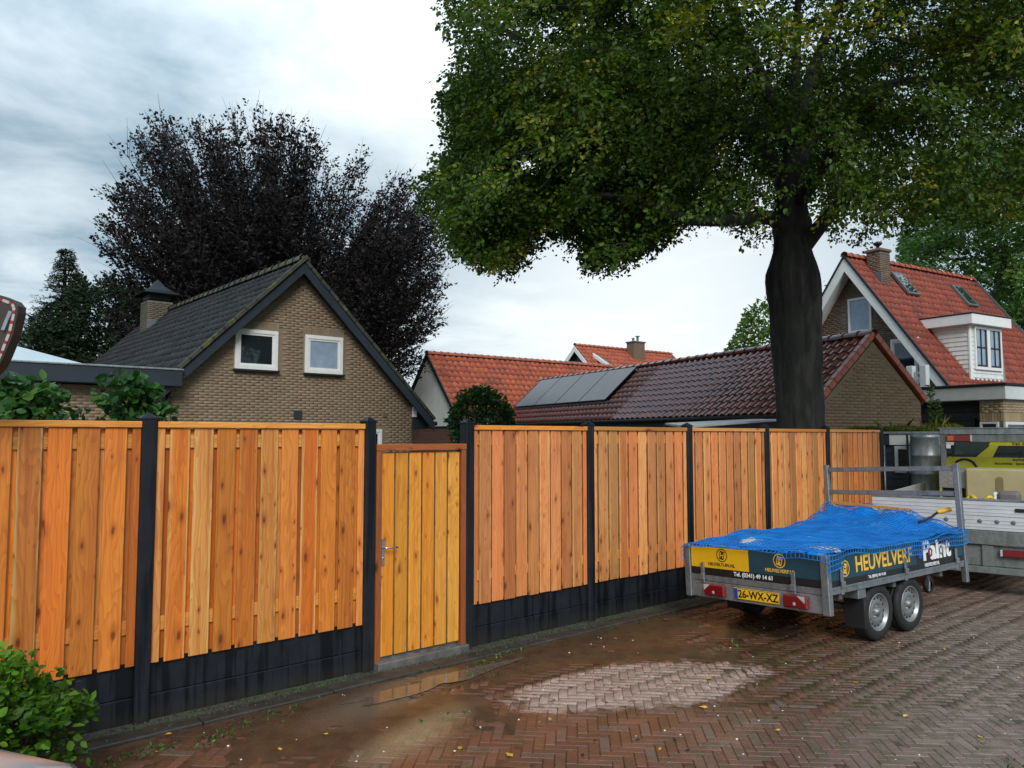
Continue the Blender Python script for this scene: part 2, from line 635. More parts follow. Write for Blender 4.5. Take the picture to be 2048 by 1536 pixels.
M['blue_grey_paint'] = simple('blue_grey_paint', (.028, .038, .052), .4, var=.25, scale=3)
M['white_paint'] = simple('white_paint', (.80, .81, .80), .4, var=.12, scale=5, col2=(.45, .44, .40))
M['white_clad'] = simple('white_clad', (.74, .77, .76), .5, var=.25, scale=2.5, col2=(.46, .47, .44), streak=(3, 3, .5))
M['dark_clad'] = simple('dark_clad', (.035, .042, .052), .5, var=.3, scale=4)
M['glass'] = glassmat('glass')
M['glass_blue'] = simple('glass_blue', (.30, .38, .50), .12, var=.35, scale=5, col2=(.16, .22, .33), coat=.6)
M['glass_green'] = glassmat('glass_green', (.03, .06, .055))
M['dark'] = simple('dark', (.012, .012, .013), .6, var=.2)
M['lead'] = simple('lead', (.16, .17, .18), .5, .3, var=.3)
M['zinc'] = galv('zinc', (.42, .45, .47), .4, .7)
M['galv'] = galv('galv')
M['galv_old'] = galv('galv_old', (.22, .24, .23), .6, .45, (.07, .075, .06))
M['alu_white'] = simple('alu_white', (.66, .67, .70), .35, .15, var=.25, scale=3, streak=(1, 1, 4), col2=(.38, .38, .40))
M['rubber'] = simple('rubber', (.014, .014, .015), .75, var=.3, scale=9, bmp=.2)
M['rim'] = simple('rim', (.28, .285, .29), .42, .6, var=.3, scale=12, col2=(.2, .2, .2))
M['solar'] = simple('solar', (.010, .014, .026), .16, var=.3, scale=1.2, col2=(.02, .026, .04), spec=.35)
M['black_metal'] = simple('black_metal', (.02, .021, .023), .4, .3)
M['steel'] = simple('steel', (.62, .62, .62), .25, .95, var=.1)
M['plastic_white'] = simple('plastic_white', (.75, .77, .78), .4, var=.1)


def barkmat():
    m, t, b, out = new_mat('bark')
    P = t.n('ShaderNodeNewGeometry').outputs['Position']
    a = t.noise(t.mapping(P, (7, 7, .55)), 1.0, 6, .65, .4)
    n = t.noise(P, 2.2, 5, .6)
    c = t.mix(t.remap(a, .42, .70), (.006, .0058, .0055), (.036, .034, .030))
    c = t.mix(t.remap(n, .48, .66, 0, .6), c, (.030, .038, .020))
    pl = t.noise(t.mapping(P, (3, 3, .9)), 1.0, 4, .6)
    c = t.mix(t.remap(pl, .56, .68, 0, .5), c, (.075, .072, .062))
    t.set(b.inputs['Base Color'], c)
    b.inputs['Roughness'].default_value = .75
    bump(t, b, t.math('ADD', a, t.math('MULTIPLY', t.noise(t.mapping(P, (30, 30, 5)), 1.0, 4, .6), .35)), .9, .05)
    return m


M['bark'] = barkmat()
M['bark_dark'] = simple('bark_dark', (.025, .021, .02), .8, var=.3)
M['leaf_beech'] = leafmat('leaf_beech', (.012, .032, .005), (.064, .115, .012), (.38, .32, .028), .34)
M['leaf_copper'] = leafmat('leaf_copper', (.009, .007, .007), (.016, .011, .011), (.034, .020, .018), .10, .6)
M['leaf_conifer'] = leafmat('leaf_conifer', (.010, .022, .010), (.020, .040, .016), (.04, .06, .02), .1, .6)
M['leaf_oak'] = leafmat('leaf_oak', (.028, .070, .013), (.070, .145, .026), (.22, .27, .04), .32)
M['leaf_hedge'] = leafmat('leaf_hedge', (.030, .085, .010), (.13, .26, .022), (.48, .52, .06), .35)
M['leaf_shrub'] = leafmat('leaf_shrub', (.018, .058, .018), (.05, .13, .03), (.20, .28, .06), .25)
M['leaf_ivy'] = leafmat('leaf_ivy', (.018, .050, .013), (.045, .10, .022), (.30, .30, .04), .25)
M['leaf_sedum'] = leafmat('leaf_sedum', (.08, .10, .02), (.16, .19, .03), (.38, .36, .06), .3)
M['brick_moss'] = brickmat('brick_moss', (.13, .10, .06), (.10, .08, .05), (.09, .10, .025), stain=.6)
M['leaf_fallen'] = simple('leaf_fallen', (.62, .42, .05), .5, var=.5, scale=30, col2=(.35, .16, .03), rand='object')

# ================================================================== SETTING: ground, paving, kerb
FY = 5.95                      # front of the fence boards
KY = 5.56                      # edge between paving and kerb strip


def groundmat():
    m, t, b, out = new_mat('garden_soil')
    P = t.n('ShaderNodeNewGeometry').outputs['Position']
    n = t.noise(P, 1.3, 6, .65)
    t.set(b.inputs['Base Color'], t.mix(t.remap(n, .4, .65), (.05, .042, .03), (.045, .075, .02)))
    b.inputs['Roughness'].default_value = .9
    bump(t, b, t.noise(P, 14, 4), .5, .05)
    return m


M['soil'] = groundmat()
g = MB().add([(-1200, -1200, -.06), (1200, -1200, -.06), (1200, 1200, -.06), (-1200, 1200, -.06)], [(0, 1, 2, 3)]).build('ground', M['soil'])
tag(g, kind='structure')

# --- marks on the paving, laid out on the ground plane
_pa, _pb = gr(1030, 1398), gr(1500, 1336)
PATCH_C = (_pa + _pb) / 2 + np.array([-.02, -.06, 0])
_maj = (_pb - _pa); PATCH_A = np.linalg.norm(_maj) / 2
PATCH_ANG = math.atan2(_maj[1], _maj[0])
PATCH_B = .50


def ell(t, P, c, a, b, ang, nz, soft=.25):
    """soft ragged ellipse mask on the ground"""
    v = t.mapping(t.vmath('SUBTRACT', P, (c[0], c[1], 0)), rot=(0, 0, -ang))
    v = t.vmath('MULTIPLY', v, (1 / a, 1 / b, 0))
    d = t.math('ADD', t.vmath('LENGTH', v), nz)
    return t.remap(d, 1 - soft, 1 + soft, 1, 0)


def pavemat(name, mode):
    m, t, b, out = new_mat(name)
    P = t.n('ShaderNodeNewGeometry').outputs['Position']
    sp = t.n('ShaderNodeSeparateXYZ', None, Vector=P)
    n1 = t.noise(P, 1.6, 6, .65)
    n2 = t.noise(P, 7.0, 6, .7)
    n3 = t.noise(P, 60., 3, .6)
    nz = t.math('ADD', t.math('MULTIPLY', t.math('SUBTRACT', n1, .5), 1.1), t.math('MULTIPLY', t.math('SUBTRACT', n2, .5), .9))
    if mode in ('object', 'island'):
        r = rnd(t, mode)
        c = t.mix(r, (.120, .046, .030), (.19, .085, .056))
        c = t.mix(t.remap(t.math('FRACT', t.math('MULTIPLY', r, 9.3)), .75, .95, 0, .7), c, (.15, .115, .10))
        pale = t.mix(r, (.50, .35, .30), (.39, .27, .23))
        grey = t.mix(r, (.30, .215, .18), (.20, .14, .115))
    else:
        r = None
        c = t.mix(t.remap(n2, .35, .65), (.052, .026, .014), (.115, .060, .036))
        c = t.mix(t.remap(n1, .50, .66, 0, .8), c, (.022, .016, .011))
        pale = (.10, .07, .05)
        grey = (.065, .058, .042)
    # sky sheen on the wet bricks, painted in as paler grey towards the lower right
    w = t.vmath('DOT_PRODUCT', P, (.45, -.89, 0))
    w = t.remap(t.math('ADD', w, t.math('MULTIPLY', nz, 1.5)), -.5, .9)
    c = t.mix(w, c, grey)
    # mud film
    if mode in ('object', 'island'):
        mud = t.remap(t.math('ADD', n2, t.math('MULTIPLY', t.math('SUBTRACT', n1, .5), .9)), .46, .66)
        mud = t.math('MULTIPLY', mud, t.remap(w, 0, 1, .9, .3))
        c = t.mix(mud, c, t.mix(n2, (.085, .040, .023), (.13, .068, .042)))
    # sandy bright fleck and grey cement spill near the gate
    s1 = gr(830, 1470); s2 = gr(760, 1400)
    c = t.mix(t.math('MULTIPLY', ell(t, P, s1, .50, .14, R(20), nz, .7), .55), c, (.36, .28, .18))
    c = t.mix(t.math('MULTIPLY', ell(t, P, s2, .6, .22, R(20), nz, .5), .55), c, (.17, .14, .11))
    # clean pale bricks
    pm = ell(t, P, PATCH_C, PATCH_A, PATCH_B, PATCH_ANG, nz, .10)
    pm = t.math('MULTIPLY', pm, t.remap(n2, .36, .44, .0, 1))
    c = t.mix(pm, c, pale)
    # moss in the shade of the trailer side
    mo = t.remap(t.math('ADD', n2, t.math('MULTIPLY', n3, .35)), .62, .78, 0, .75)
    mz = t.remap(t.vmath('DISTANCE', P, tuple(gr(1700, 1330))), .6, 3.2, 1, .25)
    c = t.mix(t.math('MULTIPLY', mo, mz), c, (.055, .062, .014))
    c = t.mix(t.remap(n3, .35, .75, 0, .35), c, (.03, .02, .014))
    t.set(b.inputs['Base Color'], c)
    wet = t.remap(n1, .36, .66, .10, .40)
    wet = t.math('ADD', wet, t.math('MULTIPLY', pm, .12))
    if mode == 'sheet':
        wet = t.math('ADD', wet, .08)
    t.set(b.inputs['Roughness'], wet)
    b.inputs['Specular IOR Level'].default_value = .5
    bump(t, b, t.math('ADD', n3, t.math('MULTIPLY', n2, .6)), .35, .006)
    return m


M['pave_obj'] = pavemat('pave_obj', 'object')
M['pave_isl'] = pavemat('pave_isl', 'island')
M['pave_sheet'] = pavemat('pave_sheet', 'sheet')


def mud_height(x, y):
    p = np.stack([x, y, np.zeros_like(x)], 1)
    n = fbm(p, 1.7, 3, 5); n2 = fbm(p, 9, 8, 3)
    # silt lies thickest along the kerb and towards the left, thin at the lower right
    d = (KY - y)
    lay = np.clip(1.25 - d / 1.5 - np.clip(x - 6.5, 0, 9) * .17, 0, 1.1)
    left = np.clip((4.3 - x) / 2.2, 0, 1) * np.clip(1.6 - d / 1.7, 0, 1)
    lay = np.maximum(lay, left)
    ca, sa = math.cos(PATCH_ANG), math.sin(PATCH_ANG)
    dx, dy = x - PATCH_C[0], y - PATCH_C[1]
    e = np.hypot((dx * ca + dy * sa) / (PATCH_A * 1.05), (-dx * sa + dy * ca) / (PATCH_B * 1.1))
    lay = lay * np.clip((e - .85) / .4, 0, 1)
    return -.0065 + .0088 * np.clip(lay * 1.15 + (n - .52) * 2.6, 0, 1.1) + (n2 - .5) * .0065


def build_paving():
    # sand bed with silt washed over the bricks
    xs = np.concatenate([[-40, -15, -4], np.arange(-1.0, 14.01, .06), [20, 40]])
    ys = np.concatenate([[-40, -14, -5], np.arange(-1.0, KY - .03, .06), [KY]])
    X, Y = np.meshgrid(xs, ys)
    Z = mud_height(X.ravel(), Y.ravel())
    far = (X.ravel() < -1) | (X.ravel() > 14) | (Y.ravel() < -1)
    Z = np.where(far, -.006, Z)
    V = np.stack([X.ravel(), Y.ravel(), Z], 1)
    nx, ny = len(xs), len(ys)
    i = np.arange(nx * ny).reshape(ny, nx)
    Fc = np.stack([i[:-1, :-1], i[:-1, 1:], i[1:, 1:], i[1:, :-1]], -1).reshape(-1, 4)
    me = raw_mesh('paving', V, Fc, M['pave_sheet'])
    me.polygons.foreach_set('use_smooth', [True] * len(me.polygons))
    pav = tag(link('paving', me), kind='structure')
    # herringbone of narrow clinker bricks at 45 degrees to the fence
    L, W, J = .213, .071, .0035
    ang = R(-45.5)
    ca, sa = math.cos(ang), math.sin(ang)
    Hs = []
    for k in range(-260, 260):
        for m_ in range(-60, 60):
            Hs.append((k + 6 * m_, k, 0)); Hs.append((k + 3 + 6 * m_, k - 2, 1))
    A = np.array(Hs, float)
    horiz = A[:, 2] == 0
    cx = (A[:, 0] + np.where(horiz, 1.5, .5)) * W
    cy = (A[:, 1] + np.where(horiz, .5, 1.5)) * W
    wx = 6.0 + cx * ca - cy * sa
    wy = 2.5 + cx * sa + cy * ca
    P = np.stack([wx, wy, np.zeros_like(wx)], 1)
    px, py, dz = proj(P)
    ok = (dz > 1.2) & (dz < 17) & (px > -400) & (px < 2750) & (py < 1950) & (wy < KY - .06)
    wx, wy, hz, dz, px, py = wx[ok], wy[ok], horiz[ok], dz[ok], px[ok], py[ok]
    # leave out bricks buried completely under silt far from view edges? all are kept: real paving runs on
    n = len(wx)
    hh = rng.normal(0, .0011, n); tx = rng.normal(0, .004, n); ty = rng.normal(0, .004, n)
    tr = rng.normal(0, .006, n)
    rz = np.where(hz, ang, ang + math.pi / 2) + tr
    inview = (px > 0) & (px < 2048) & (py < 1536)
    buried = mud_height(wx, wy) > .001
    order = np.argsort(np.where(inview & ~buried, dz, 1e3))
    a, w2, c = (L - J) / 2, (W - J) / 2, .004
    ring = lambda x, y, z: [(-x, -y, z), (x, -y, z), (x, y, z), (-x, y, z)]
    vs = ring(a, w2, -.03) + ring(a, w2, -.0045) + ring(a - c, w2 - c, 0)
    fs = [(8, 9, 10, 11)]
    for r_ in (0, 4):
        for k in range(4):
            k2 = (k + 1) % 4
            fs.append((r_ + k, r_ + k2, r_ + 4 + k2, r_ + 4 + k))
    bme = MB().add(vs, fs).mesh('brick', M['pave_obj'])
    first = order[:300]
    for i in first:
        link('brick', bme, pav, (wx[i], wy[i], hh[i]), (tx[i], ty[i], rz[i]))
    rest = order[300:]
    T = np.array(vs)
    m = len(rest)
    co, si = np.cos(rz[rest])[:, None], np.sin(rz[rest])[:, None]
    lx, ly, lz = T[:, 0][None], T[:, 1][None], T[:, 2][None]
    VX = wx[rest][:, None] + lx * co - ly * si
    VY = wy[rest][:, None] + lx * si + ly * co
    VZ = hh[rest][:, None] + lz + lx * ty[rest][:, None] + ly * tx[rest][:, None]
    V = np.stack([VX, VY, VZ], -1).reshape(-1, 3)
    Fc = (np.array(fs)[None] + (np.arange(m) * 12)[:, None, None]).reshape(-1, 4)
    o = link('bricks', raw_mesh('bricks', V, Fc, M['pave_isl']), pav)
    tag(o, kind='stuff')


build_paving()

# kerb: a row of flat concrete edging slabs along the fence foot, with grit and weeds
kerb = MB().box(-8, 16, KY + .003, FY + .02, -.05, -.012).build('kerb', M['soil'])
tag(kerb, kind='structure')
kme = MB().cbox(0, .992, 0, .17, -.05, .022, .008).mesh('kerb_stone', M['kerb'])
for i in range(22):
    link('kerb_stone', kme, kerb, (-6 + i, KY + .006 + random.uniform(-.003, .003), random.uniform(-.005, .004)), (0, random.uniform(-.003, .003), random.uniform(-.003, .003)))


def scatter_grit():
    n = 3200
    x = rng.uniform(-.5, 13, n); y = KY + .06 + (FY - KY - .07) * rng.random(n) ** .55
    s = rng.uniform(.004, .014, n)
    T = np.array([(1, 0, 0), (-.5, .87, 0), (-.5, -.87, 0), (0, 0, 1.2)])
    V = np.stack([x, y, np.where(y < KY + .17, .021, -.008)], 1)[:, None] + T[None] * s[:, None, None]
    Fc = (np.array([(0, 1, 3), (1, 2, 3), (2, 0, 3)])[None] + (np.arange(n) * 4)[:, None, None]).reshape(-1, 3)
    o = link('gravel', raw_mesh('gravel', V.reshape(-1, 3), Fc, simple('grit', (.06, .053, .043), .85, var=.4, rand='island', rvar=.6)))
    tag(o, 'grey grit lying between the kerb slabs and the black fence foot', 'gravel', kind='stuff')
    # pale specks of grit blown over the paving
    n = 110
    px = rng.uniform(150, 2040, n); py = rng.uniform(1230, 1530, n)
    V = []; Fs = []
    for i in range(n):
        c = gr(px[i], py[i]); 
        if c[1] > KY - .05: continue
        s = random.uniform(.004, .010); o_ = len(V)
        z = max(float(mud_height(np.array([c[0]]), np.array([c[1]]))[0]), 0) + .001
        for k in range(5):
            a = k * 1.2566 + random.random() * .5
            V.append((c[0] + math.cos(a) * s, c[1] + math.sin(a) * s, z))
        V.append((c[0], c[1], z + s * .7))
        for k in range(5):
            Fs.append((o_ + k, o_ + (k + 1) % 5, o_ + 5))
    o = link('grit_specks', raw_mesh('grit_specks', np.array(V), np.array(Fs), simple('specks', (.75, .72, .66), .7, var=.2, rand='island', rvar=.3)))
    tag(o, 'pale specks of grit strewn over the wet brick paving', 'grit', kind='stuff')


scatter_grit()


# ------------------------------------------------------------------ leaf helper
def leaf_hex(name, C, D, N, S, tint, mat, aspect=.6, fold=.12):
    D = D / np.linalg.norm(D, axis=1, keepdims=True)
    N = N - D * np.sum(N * D, 1, keepdims=True)
    N /= np.linalg.norm(N, axis=1, keepdims=True) + 1e-9
    B = np.cross(D, N)
    S = S[:, None]
    pts = [(0, 0, 0), (.28, .40, 1), (.66, .40, .7), (1.0, 0, -.6), (.66, -.40, .7), (.28, -.40, 1)]
    V = np.stack([C + D * S * a + B * S * b * aspect * 1.15 + N * S * c * fold for a, b, c in pts], 1).reshape(-1, 3)
    k = (np.arange(len(C)) * 6)[:, None]
    Fc = np.concatenate([k + np.array([[0, 3, 2, 1]]), k + np.array([[0, 5, 4, 3]])], 0)
    return raw_mesh(name, V, Fc, mat, np.repeat(tint, 6))


def leaf_mesh(name, C, D, N, S, tint, mat, aspect=.55, fold=.12, hexa=False):
    """leaves at C pointing along D with normal N and length S"""
    if hexa:
        return leaf_hex(name, C, D, N, S, tint, mat, aspect, fold)
    D = D / np.linalg.norm(D, axis=1, keepdims=True)
    N = N - D * np.sum(N * D, 1, keepdims=True)
    N /= np.linalg.norm(N, axis=1, keepdims=True) + 1e-9
    B = np.cross(D, N)
    S = S[:, None]
    base = C; tip = C + D * S - N * S * .08
    mid = C + D * S * .48
    l = mid + B * S * aspect / 2 + N * S * fold
    r = mid - B * S * aspect / 2 + N * S * fold
    V = np.stack([base, l, tip, r], 1).reshape(-1, 3)
    n = len(C)
    k = (np.arange(n) * 4)[:, None]
    Fc = np.concatenate([k + np.array([[0, 2, 1]]), k + np.array([[0, 3, 2]])], 0)
    return raw_mesh(name, V, Fc, mat, np.repeat(tint, 4))


def leaf_mesh_round(name, C, D, N, S, tint, mat, aspect=.62, fold=.10):
    D = D / np.linalg.norm(D, axis=1, keepdims=True)
    N = N - D * np.sum(N * D, 1, keepdims=True)
    N /= np.linalg.norm(N, axis=1, keepdims=True) + 1e-9
    B = np.cross(D, N)
    S = S[:, None]
    pts = [(0, 0, 0), (.22, .36, .5), (.55, .46, .55), (.82, .24, .1), (1.0, 0, -.55), (.82, -.24, .1), (.55, -.46, .55), (.22, -.36, .5), (.5, 0, 0)]
    V = np.stack([C + D * S * a + B * S * b * aspect * 1.1 + N * S * c * fold for a, b, c in pts], 1).reshape(-1, 3)
    k = (np.arange(len(C)) * 9)[:, None]
    Fc = np.concatenate([k + np.array([[i, i + 1, 8]]) for i in range(7)] + [k + np.array([[7, 0, 8]])], 0)
    me = raw_mesh(name, V, Fc, mat, np.repeat(tint, 9))
    me.polygons.foreach_set('use_smooth', [True] * len(me.polygons))
    return me


def boughs(Cn, D, R_, nspray, droop=.3, spread=.7):
    """fans of sprays: layered boughs with centre Cn and outward direction D"""
    n = len(Cn)
    D = D / np.linalg.norm(D, axis=1, keepdims=True)
    side = np.cross(D, np.array([0, 0, 1.0]) + rng.normal(0, .2, (n, 3)))
    side /= np.linalg.norm(side, axis=1, keepdims=True) + 1e-9
    nor = np.cross(side, D)
    u = rng.uniform(-.5, 1, (n, nspray)); s = rng.uniform(-1, 1, (n, nspray))
    rr = R_ * rng.uniform(.7, 1.25, (n, 1))
    P = Cn[:, None] + D[:, None] * (u * rr)[..., None] + side[:, None] * (s * rr * spread * (1.05 - .45 * np.abs(u)))[..., None] + nor[:, None] * (rng.normal(0, .13, (n, nspray)) * rr)[..., None]
    P[..., 2] -= droop * rr * (np.clip(u, 0, 1) ** 2 + .35 * s * s)
    Q = D[:, None] + side[:, None] * (s * .75)[..., None] + rng.normal(0, .22, (n, nspray, 3))
    Q[..., 2] -= droop * .7
    idx = np.repeat(np.arange(n), nspray)
    return P.reshape(-1, 3), Q.reshape(-1, 3), idx


def unit(n):
    v = rng.normal(size=(n, 3))
    return v / np.linalg.norm(v, axis=1, keepdims=True)


def sprays(P, D, per, length, width, size, tint, flat=.6, droop=.25):
    """leafy twigs: P origin, D direction; returns C, D, N, S, tint for single leaves"""
    n = len(P)
    D = D / np.linalg.norm(D, axis=1, keepdims=True)
    up = np.array([0, 0, 1.0]) + rng.normal(0, .35, (n, 3))
    side = np.cross(D, up); side /= np.linalg.norm(side, axis=1, keepdims=True) + 1e-9
    nor = np.cross(side, D)
    u = rng.uniform(0, 1, (n, per)); s = rng.uniform(-1, 1, (n, per))
    w = width * (.25 + .75 * np.sin(np.pi * np.clip(u * .8 + .2, 0, 1)))
    C = P[:, None] + D[:, None] * (u * length)[..., None] + side[:, None] * (s * w)[..., None]
    C = C + nor[:, None] * rng.normal(0, .22 * width, (n, per))[..., None]
    C[..., 2] -= droop * length * u ** 2
    LD = D[:, None] * .7 + side[:, None] * (np.sign(s) * .8)[..., None] + rng.normal(0, .35, (n, per, 3))
    LD[..., 2] -= droop
    LN = nor[:, None] * flat + rng.normal(0, 1 - flat + .12, (n, per, 3))
    S = size * rng.uniform(.5, 1.35, (n, per))
    T = np.clip(tint[:, None] + rng.normal(0, .06, (n, per)), 0, 1)
    f = lambda a: a.reshape(-1, a.shape[-1]) if a.ndim == 3 else a.ravel()
    return f(C), f(LD), f(LN), f(S), f(T)


# ================================================================== FENCE
POSTX = [-.13, 1.69, 3.507]
POSTX_R = [4.60, 6.29, 8.097, 9.898, 11.652, 13.535]
TOPZ, BOARDZ = 2.105, .385
_meshes = {}


def shared(key, fn):
    if key not in _meshes:
        _meshes[key] = fn()
    return _meshes[key]


def post_mesh(w, d, h, cap=.05):
    m = MB()
    a = w / 2
    c = .012
    pts = [(-a + c, 0), (a - c, 0), (a, c), (a, d), (-a, d), (-a, c)]
    n = 6
    v = [(x, y, -.3) for x, y in pts] + [(x, y, h) for x, y in pts] + [(x * 1.12, (y - d / 2) * 1.12 + d / 2, h) for x, y in pts] + \
        [(x * 1.12, (y - d / 2) * 1.12 + d / 2, h + .012) for x, y in pts] + [(0, d / 2, h + cap)]
    f = [tuple(range(n))[::-1]]
    for r_ in range(3):
        for i in range(n):
            j = (i + 1) % n
            f.append((r_ * n + i, r_ * n + j, r_ * n + n + j, r_ * n + n + i))
    for i in range(n):
        f.append((3 * n + i, 3 * n + (i + 1) % n, 4 * n))
    return m.add(v, f).mesh('post', M['black_concrete'])


def plank_mesh(w, h, mat):
    return MB().cbox(-w / 2, w / 2, -.008, .008, -h / 2, h / 2, .0035).mesh('plank', mat)


def fence_bay(root, x0, x1, ox, n_front, mat):
    """one bay between post faces x0..x1 (world X); ox = root X"""
    L = x1 - x0
    xc = (x0 + x1) / 2
    # concrete slabs
    for z0, z1, dy in ((.165, BOARDZ + .02, .02), (-.2, .163, .014)):
        me = MB().cbox(-L / 2 - .01, L / 2 + .01, 0, .035, z0, z1, .006).mesh('base_slab', M['black_concrete'])
        link('base_slab', me, root, (xc - ox, dy, 0))
    def child(name, me, x, y, z, rot=0.0):
        return link(name, me, root, (xc - ox + x, .018 + y, z), (0, rot, 0))
    for z in (TOPZ - .145, BOARDZ + .27):
        me = MB().cbox(-.05, .05, -.009, .009, -L / 2 + .004, L / 2 - .004, .003).mesh('rail', M['rail_wood'])
        child('rail', me, 0, 0, z, R(-90))
    h = TOPZ - .045 - BOARDZ
    zc = BOARDZ + h / 2
    pitch = L / (n_front + .9)
    fw_ = .142
    x = -L / 2 + .9 * pitch / 2 + pitch / 2
    half = .9 * pitch / 2
    jit = lambda: random.uniform(-.0012, .0012)
    child('plank', shared(('ph', round(half - .02, 3), mat.name), lambda: plank_mesh(round(half - .02, 3), h, mat)), -L / 2 + (half - .02) / 2 + .001, -.0175, zc)
    child('plank', shared(('ph', round(half - .02, 3), mat.name), lambda: plank_mesh(round(half - .02, 3), h, mat)), L / 2 - (half - .02) / 2 - .001, -.0175, zc)
    for i in range(n_front):
        child('plank', shared(('pf', mat.name), lambda: plank_mesh(fw_, h, mat)), x + i * pitch, -.0175 + jit(), zc + random.uniform(-.006, .004), random.uniform(-.0012, .0012))
    for i in range(n_front + 1):
        child('plank', shared(('pf', mat.name), lambda: plank_mesh(fw_, h, mat)), x + (i - .5) * pitch, .0175 + jit(), zc - .004)
    cap = MB().cbox(-.0225, .0225, -.035, .035, -L / 2 + .002, L / 2 - .002, .004)
    child('cap_rail', cap.mesh('cap_rail', M['rail_wood']), 0, -.01, TOPZ - .0225, R(-90))


def build_fence():
    left = thing('wooden_fence', 'orange plank fence bays with black concrete posts left of the gate', 'fence', (POSTX[0], FY, 0))
    right = thing('wooden_fence', 'long row of orange plank fence bays right of the gate, behind the trailer', 'fence', (POSTX_R[0], FY, 0))
    pm = post_mesh(.105, .105, TOPZ + .015)
    for root, xs in ((left, POSTX), (right, POSTX_R)):
        for x in xs:
            link('post', pm, root, (x - xs[0], -.035, 0), (0, 0, 0))
        for i in range(len(xs) - 1):
            near = root is left
            fence_bay(root, xs[i] + .0525, xs[i + 1] - .0525, xs[0], 9, M['fence_wood'] if near else M['fence_wood_far'])
    # one more bay leaving the picture on the left
    link('post', pm, left, (-1.82, -.035, 0))
    fence_bay(left, POSTX[0] - 1.82 + .0525, POSTX[0] - .0525, POSTX[0], 9, M['fence_wood'])


build_fence()


def build_gate():
    x0, x1 = POSTX[2] + .0545, POSTX_R[0] - .0545
    gt = thing('garden_gate', 'yellowish plank gate with reddish frame and steel lever handle between two black posts', 'gate', (x0, FY, 0))
    L = x1 - x0
    H = 1.91
    fm = M['gate_frame_wood']
    for x in (.028, L - .028):
        link('frame_post', MB().cbox(-.027, .027, -.045, .045, 0, H - .062, .004).mesh('frame_post', fm), gt, (x, .005, .02))
    link('lintel', MB().cbox(-.029, .029, -.05, .05, -L / 2, L / 2, .004).mesh('lintel', fm), gt, (L / 2, .005, H - .012), (0, R(90), 0))
    n = 6
    inner = L - .114
    pitch = inner / n
    z0, z1 = .085, H - .062
    w = pitch - .019
    for i in range(n):
        me = shared('gp', lambda: MB().cbox(-w / 2, w / 2, -.010, .010, -(z1 - z0) / 2, (z1 - z0) / 2, .004).mesh('plank', M['gate_wood']))
        link('plank', me, gt, (.057 + pitch * (i + .5), -.006, (z0 + z1) / 2), (0, 0, 0))
    # steel frame behind the planks with brace in a K
    sf = MB()
    a = (.075, .03, .13); b = (L - .075, .03, .13); c = (L - .075, .03, z1 - .03); d = (.075, .03, z1 - .03)
    for p, q in ((a, b), (b, c), (c, d), (d, a)):
        sf.bar(p, q, .03, .03, (0, 1, 0))
    mid = (L - .10, .03, .98)
    for p in (a, d):
        sf.bar(p, mid, .03, .03, (0, 1, 0))
    sf.build('steel_frame', M['galv'], gt)
    back = MB()
    for i in range(n - 1):
        xx = .057 + pitch * (i + 1)
        back.box(xx - .035, xx + .035, .052, .066, z0, z1)
    back.build('rear_batten', M['gate_wood'], gt)
    # handle
    hp = MB().cbox(-.017, .017, -.006, .006, -.115, .115, .003).build('lock_plate', M['steel'], gt, loc=(.078, -.022, .985))
    lv = MB().tube([(0, 0, 0), (0, -.045, 0), (.012, -.052, 0), (.125, -.052, -.002)], .0085, 10)
    lv.build('lever', M['steel'], hp, True, loc=(0, 0, .04))
    MB().tube([(0, -.0, -.05), (0, -.012, -.05)], .009, 10).build('cylinder', M['steel'], hp, True)
    st = MB().cbox(0, L, -.10, .06, -.05, .055, .006).build('threshold', M['threshold'], gt, loc=(0, 0, 0))


build_gate()

# ================================================================== BUILDINGS
def brick_wall(parent, O, a, inside, w, h, mat, n=(0, -1, 0), bl=.21, bh=.05, j=.012, depth=.008, name='bricks'):
    """running bond of single bricks standing proud of the mortar; O local origin, a unit vector along the wall"""
    O = np.array(O, float); a = np.array(a, float); nn = np.array(n, float)
    V = []; Fs = []
    jv = j * .55
    rows = int(h / (bh + j)); cols = int(w / (bl + jv)) + 2
    for r_ in range(rows):
        z = r_ * (bh + j)
        for c in range(-1, cols):
            x = c * (bl + jv) + (bl + jv) / 2 * (r_ % 2)
            xa, xb, za, zb = x, x + bl, z, z + bh
            if xb < 0 or xa > w: continue
            xa = max(xa, .002); xb = min(xb, w - .002)
            if xb - xa < .03: continue
            if not (inside(xa, za) and inside(xb, za) and inside(xa, zb) and inside(xb, zb)):
                continue
            d = depth + random.uniform(-.002, .002)
            o = len(V)
            for dd, e in ((-.004, 0), (d, .003)):
                for xx, zz in ((xa + e, za + e), (xb - e, za + e), (xb - e, zb - e), (xa + e, zb - e)):
                    V.append(O + a * xx + np.array([0, 0, zz]) + nn * dd)
            Fs += [(o + 4, o + 5, o + 6, o + 7)] + [(o + k, o + (k + 1) % 4, o + 4 + (k + 1) % 4, o + 4 + k) for k in range(4)]
    ob = link(name, raw_mesh(name, np.array(V), np.array(Fs), mat), parent)
    return tag(ob, kind='stuff')


def pantile(w, e, th=.040, lip=.03, amp=.034):
    """one S-shaped roof tile lying in the xy plane: x across, y up the slope, z out"""
    m = 7
    xs = [w * 1.06 * i / (m - 1) for i in range(m)]
    zs = []
    for x in xs:
        u = x / w
        zs.append(amp * (math.sin(u * 2 * math.pi * .94 - .6)) * (.9 if u < .5 else .7))
    v = []
    for y, zz in ((-lip, 0), (-lip, th), (e * 1.06, th * .15)):
        for x, z in zip(xs, zs):
            v.append((x, y, z + zz))
    f = []
    for r_ in (0, 1):
        for i in range(m - 1):
            f.append((r_ * m + i, r_ * m + i + 1, (r_ + 1) * m + i + 1, (r_ + 1) * m + i))
    return np.array(v), np.array(f)


